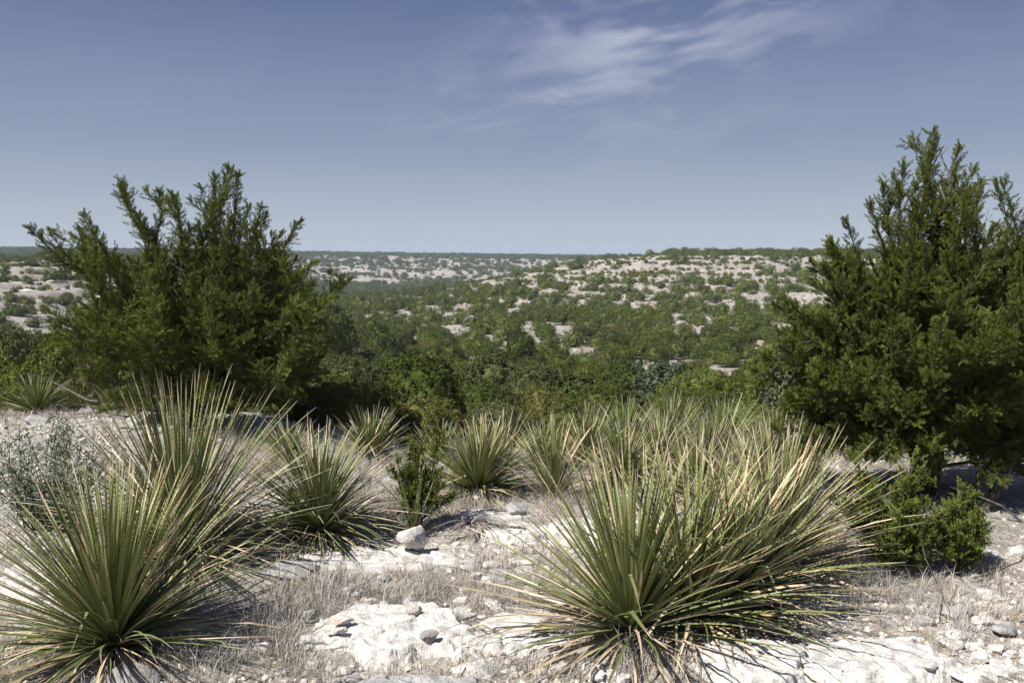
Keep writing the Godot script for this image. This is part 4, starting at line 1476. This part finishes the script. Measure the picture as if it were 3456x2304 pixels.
func _ready() -> void:
	rng.seed = 20240611
	# camera
	var cam := Camera3D.new()
	cam.name = "camera"
	cam.position = Vector3(0, 1.6, 0)
	cam.rotation_degrees = Vector3(-5.75, 0, 0)
	cam.fov = 44.7
	cam.near = 0.05
	cam.far = 9000.0
	add_child(cam)
	# sky, exposure, haze
	var env := Environment.new()
	env.background_mode = Environment.BG_SKY
	env.sky = Sky.new()
	env.sky.sky_material = make_sky()
	env.tonemap_mode = Environment.TONE_MAPPER_LINEAR
	env.tonemap_exposure = 1.6
	env.sdfgi_enabled = true
	env.ssao_enabled = true
	env.ssil_enabled = true
	env.fog_enabled = true
	env.fog_density = 0.0003
	env.fog_light_color = Color(0.80, 0.86, 0.95)
	var we := WorldEnvironment.new()
	we.name = "environment"
	we.environment = env
	add_child(we)
	# sun: high, from the left and a little beyond the scene
	var sun := DirectionalLight3D.new()
	sun.name = "sun"
	sun.light_energy = 1.6
	sun.light_color = Color(1.0, 0.975, 0.945)
	sun.light_angular_distance = 0.5
	sun.shadow_enabled = true
	add_child(sun)
	sun.look_at_from_position(Vector3(-0.52, 0.84, 0.33), Vector3.ZERO, Vector3.UP)
	# the land
	n_big = noise(1, 70.0, 2)
	n_mid = noise(2, 14.0, 3)
	n_small = noise(3, 0.35, 3)
	n_cov = noise(4, 19.0, 2)
	make_base()
	make_materials()
	make_ground()
	print("ground ", Time.get_ticks_msec())
	# bushes of valley and hills
	make_scrub()
	print("scrub ", Time.get_ticks_msec())
	# the two big junipers and the others on the shelf
	M.sprig = sprig_mesh(2, 14, 0.9)
	M.sprig_fine = sprig_mesh(3, 8, 1.25)
	var g := func(x: float, z: float) -> Vector3: return Vector3(x, height(x, z), z)
	var lb := Vector3(-2.97, height(-2.97, -7.7), -7.7)
	var tips := []
	for p in [Vector3(-4.33, 1.92, -7.5), Vector3(-4.02, 1.86, -7.9), Vector3(-3.90, 2.05, -7.6), Vector3(-3.72, 1.9, -7.2), Vector3(-3.59, 2.29, -7.7), Vector3(-3.28, 2.27, -7.8), Vector3(-3.03, 2.22, -7.5), Vector3(-3.05, 1.95, -7.9), Vector3(-2.72, 2.40, -7.7), Vector3(-2.60, 2.47, -7.7), Vector3(-2.46, 2.42, -7.6), Vector3(-2.50, 2.15, -8.0), Vector3(-2.33, 2.14, -7.8), Vector3(-2.45, 2.0, -7.3), Vector3(-2.10, 1.88, -7.6), Vector3(-1.97, 2.0, -7.8), Vector3(-1.80, 1.62, -7.6), Vector3(-1.50, 1.45, -7.7), Vector3(-1.62, 1.3, -7.4), Vector3(-4.30, 1.2, -7.6), Vector3(-1.55, 0.95, -7.5), Vector3(-4.25, 0.9, -7.8)]:
		tips.append(Vector3(p.x, p.y - 0.06, p.z) - lb)
	juniper("juniper", lb, "spreading left juniper with pointed sprays against the sky", tips, 185, Vector3(0.05, 0.80, 0), Vector3(1.36, 1.02, 1.2), {"girth": 0.03, "dead": 0.16, "subs": 6, "sub": 0.36, "sprig": 0.066, "step": 0.017, "tipplume": 1.2, "from": 0.52, "under": -0.75, "wave": 0.035, "out": 0.4, "tone": 1.15})
	var rb := Vector3(2.86, height(2.86, -5.55), -5.55)
	tips = []
	for i in 42:
		tips.append(Vector3(rr(1.74, 2.55), rr(0.22, 0.95), rr(-6.0, -4.95)) - rb)
	for i in 52:
		tips.append(Vector3(rr(2.45, 3.7), rr(0.14, 0.66), rr(-6.4, -5.0)) - rb)
	for i in 16:
		tips.append(Vector3(rr(1.72, 1.95), rr(0.7, 1.35), rr(-5.9, -5.2)) - rb)
	for p in [Vector3(2.80, 2.39, -5.6), Vector3(2.94, 2.31, -5.55), Vector3(2.72, 2.23, -5.6), Vector3(2.60, 2.21, -5.6), Vector3(2.66, 2.1, -5.4), Vector3(2.47, 2.08, -5.6), Vector3(2.35, 1.95, -5.5), Vector3(2.24, 1.84, -5.6), Vector3(2.14, 1.70, -5.6), Vector3(2.02, 1.57, -5.6), Vector3(1.98, 1.45, -5.5), Vector3(3.0, 2.15, -5.7), Vector3(3.12, 2.1, -5.6), Vector3(2.9, 2.0, -5.3), Vector3(1.9, 0.75, -5.4), Vector3(1.85, 0.60, -5.6), Vector3(2.0, 0.45, -5.3), Vector3(2.15, 0.35, -5.1), Vector3(2.35, 0.42, -4.95), Vector3(3.35, 0.72, -5.2), Vector3(3.55, 0.85, -5.3), Vector3(3.15, 0.62, -5.0), Vector3(2.9, 0.7, -4.9), Vector3(3.3, 0.6, -6.0)]:
		tips.append(p - rb)
	juniper("juniper", rb, "tall dense right juniper with a pointed top, cut by the right edge", tips, 170, Vector3(-0.02, 1.0, 0), Vector3(1.1, 0.92, 1.0), {"under": -0.85, "girth": 0.03, "dead": 0.14, "from": 0.4, "subs": 5, "sprig": 0.062, "step": 0.017, "plume": 1.2, "tone": 0.76, "stems": [Vector3(-0.02, 0.35, 0), Vector3(0.10, 0.55, -0.05), Vector3(-0.22, 0.5, 0.05)]})
	var qb := Vector3(3.62, height(3.62, -6.1), -6.1)
	tips = []
	for p in [Vector3(3.40, 2.12, -5.9), Vector3(3.55, 2.15, -6.1), Vector3(3.3, 1.9, -6.0), Vector3(3.75, 2.0, -6.0), Vector3(3.6, 1.8, -5.7)]:
		tips.append(p - qb)
	juniper("juniper", qb, "second right juniper standing behind the pointed one at the edge", tips, 110, Vector3(0.1, 1.1, 0), Vector3(1.0, 0.85, 0.9), {"girth": 0.035, "dead": 0.3, "from": 0.4, "sprig": 0.07, "step": 0.024, "tone": 0.72, "stems": [Vector3(-0.08, 0.45, 0.1), Vector3(0.12, 0.5, 0)]})
	juniper("small_juniper", g.call(-0.56, -4.85), "small upright juniper shrub behind the pale cream boulder", [Vector3(0.06, 0.66, 0), Vector3(0.12, 0.60, 0), Vector3(-0.05, 0.5, 0), Vector3(-0.12, 0.44, 0.03), Vector3(0.13, 0.3, 0.1), Vector3(0.2, 0.2, 0.08)], 13, Vector3(0.0, 0.27, 0), Vector3(0.16, 0.24, 0.16), {"girth": 0.012, "sprig": 0.06, "step": 0.035, "fork": 0.12, "from": 0.25, "subs": 3, "mesh": M.sprig_fine})
	juniper("small_juniper", g.call(1.95, -4.12), "bright low juniper bush with two points behind the straw-tipped sotol", [Vector3(-0.18, 0.60, -0.05), Vector3(-0.14, 0.46, 0.05), Vector3(0.10, 0.63, 0), Vector3(0.14, 0.56, 0), Vector3(0.04, 0.50, 0.04), Vector3(-0.34, 0.4, 0), Vector3(0.0, 0.40, 0.1), Vector3(0.22, 0.34, 0.05)], 70, Vector3(-0.02, 0.24, 0), Vector3(0.26, 0.28, 0.22), {"girth": 0.012, "sprig": 0.05, "step": 0.022, "fork": 0.1, "from": 0.2, "subs": 3, "mesh": M.sprig_fine, "dead": 0.02})
	juniper("small_juniper", g.call(2.27, -4.10), "smaller pointed juniper bush at the right end of the bright pair", [Vector3(0.02, 0.46, 0), Vector3(0.07, 0.40, 0), Vector3(-0.05, 0.36, 0.03), Vector3(0.12, 0.3, 0)], 44, Vector3(0, 0.20, 0), Vector3(0.15, 0.24, 0.15), {"girth": 0.01, "sprig": 0.05, "step": 0.022, "fork": 0.1, "from": 0.2, "subs": 3, "mesh": M.sprig_fine, "dead": 0.02})
	oak(g.call(2.16, -5.85))
	silver_shrub(g.call(-2.75, -4.75))
	# sotols, rocks, litter
	make_blades()
	make_outcrops()
	make_sotols()
	make_stones()
	make_litter()
	# dead wood
	var d := func(x: float, y: float, z: float) -> Vector3: return Vector3(x, height(x, z) + y, z)
	dry_twig([d.call(-3.2, 0.05, -8.0), d.call(-3.9, 0.12, -8.3), d.call(-4.4, 0.2, -8.5), d.call(-4.9, 0.36, -8.8)], 0.022, "long bleached dead branch lying between the gravel bank and left juniper", Color(0.42, 0.39, 0.36))
	dry_twig([d.call(-3.6, 0.02, -7.9), d.call(-4.05, 0.07, -8.05), d.call(-4.3, 0.05, -8.1), d.call(-4.5, 0.12, -8.2)], 0.012, "thin crooked dead branch below the long bleached one", Color(0.42, 0.39, 0.36))
	dry_twig([d.call(3.02, -0.06, -5.15), d.call(3.1, 0.16, -5.18), d.call(3.24, 0.36, -5.22), d.call(3.36, 0.52, -5.3), d.call(3.6, 0.72, -5.32), d.call(3.72, 0.9, -5.4)], 0.036, "leaning grey dead trunk under the right junipers at the edge", Color(0.25, 0.23, 0.215))
	dry_twig([d.call(2.88, 0.40, -5.5), d.call(3.02, 0.43, -5.45), d.call(3.15, 0.37, -5.48), d.call(3.34, 0.36, -5.5), d.call(3.5, 0.26, -5.62)], 0.02, "dark crooked dead limb between the right junipers' trunks", Color(0.16, 0.14, 0.12))
	dry_twig([d.call(2.88, 0.22, -5.45), d.call(3.04, 0.27, -5.4), d.call(3.2, 0.2, -5.42), d.call(3.4, 0.19, -5.5), d.call(3.55, 0.1, -5.5)], 0.014, "lower dark dead limb between the right junipers' trunks", Color(0.16, 0.14, 0.12))
	dry_twig([d.call(2.95, 0.05, -5.3), d.call(3.08, 0.2, -5.3), d.call(3.16, 0.36, -5.35), d.call(3.3, 0.55, -5.4), d.call(3.35, 0.7, -5.4)], 0.012, "thin forked dead limb rising beside the pointed juniper's trunk", Color(0.19, 0.17, 0.15))
	dry_twig([d.call(3.1, 0.0, -4.9), d.call(3.0, 0.1, -4.95), d.call(2.85, 0.16, -5.0), d.call(2.7, 0.2, -5.0)], 0.009, "bleached twig on the shaded ground under the right junipers", Color(0.36, 0.33, 0.31))
	dry_twig([d.call(2.62, 0.0, -4.75), d.call(2.60, 0.12, -4.75), d.call(2.66, 0.25, -4.75)], 0.006, "short bent dead stem standing under the right juniper")
	dry_twig([d.call(1.85, 0.0, -3.45), d.call(1.87, 0.12, -3.47), d.call(1.80, 0.28, -3.5), d.call(1.76, 0.42, -3.5)], 0.004, "thin dark upright weed stalk behind the big smooth slab")
	dry_twig([d.call(2.0, 0.12, -4.0), d.call(2.2, 0.22, -4.05), d.call(2.42, 0.33, -4.1)], 0.005, "thin dead twig slanting up across the small juniper bushes")
	dry_twig([d.call(2.25, 0.05, -3.9), d.call(2.5, 0.12, -3.95), d.call(2.75, 0.3, -4.1)], 0.006, "dead twig slanting up right of the small juniper bushes")
	dry_twig([d.call(1.95, 0.3, -4.1), d.call(2.08, 0.36, -4.05), d.call(2.22, 0.36, -4.0)], 0.004, "arched dead twig in front of the small juniper bushes")
	print("done ", Time.get_ticks_msec())
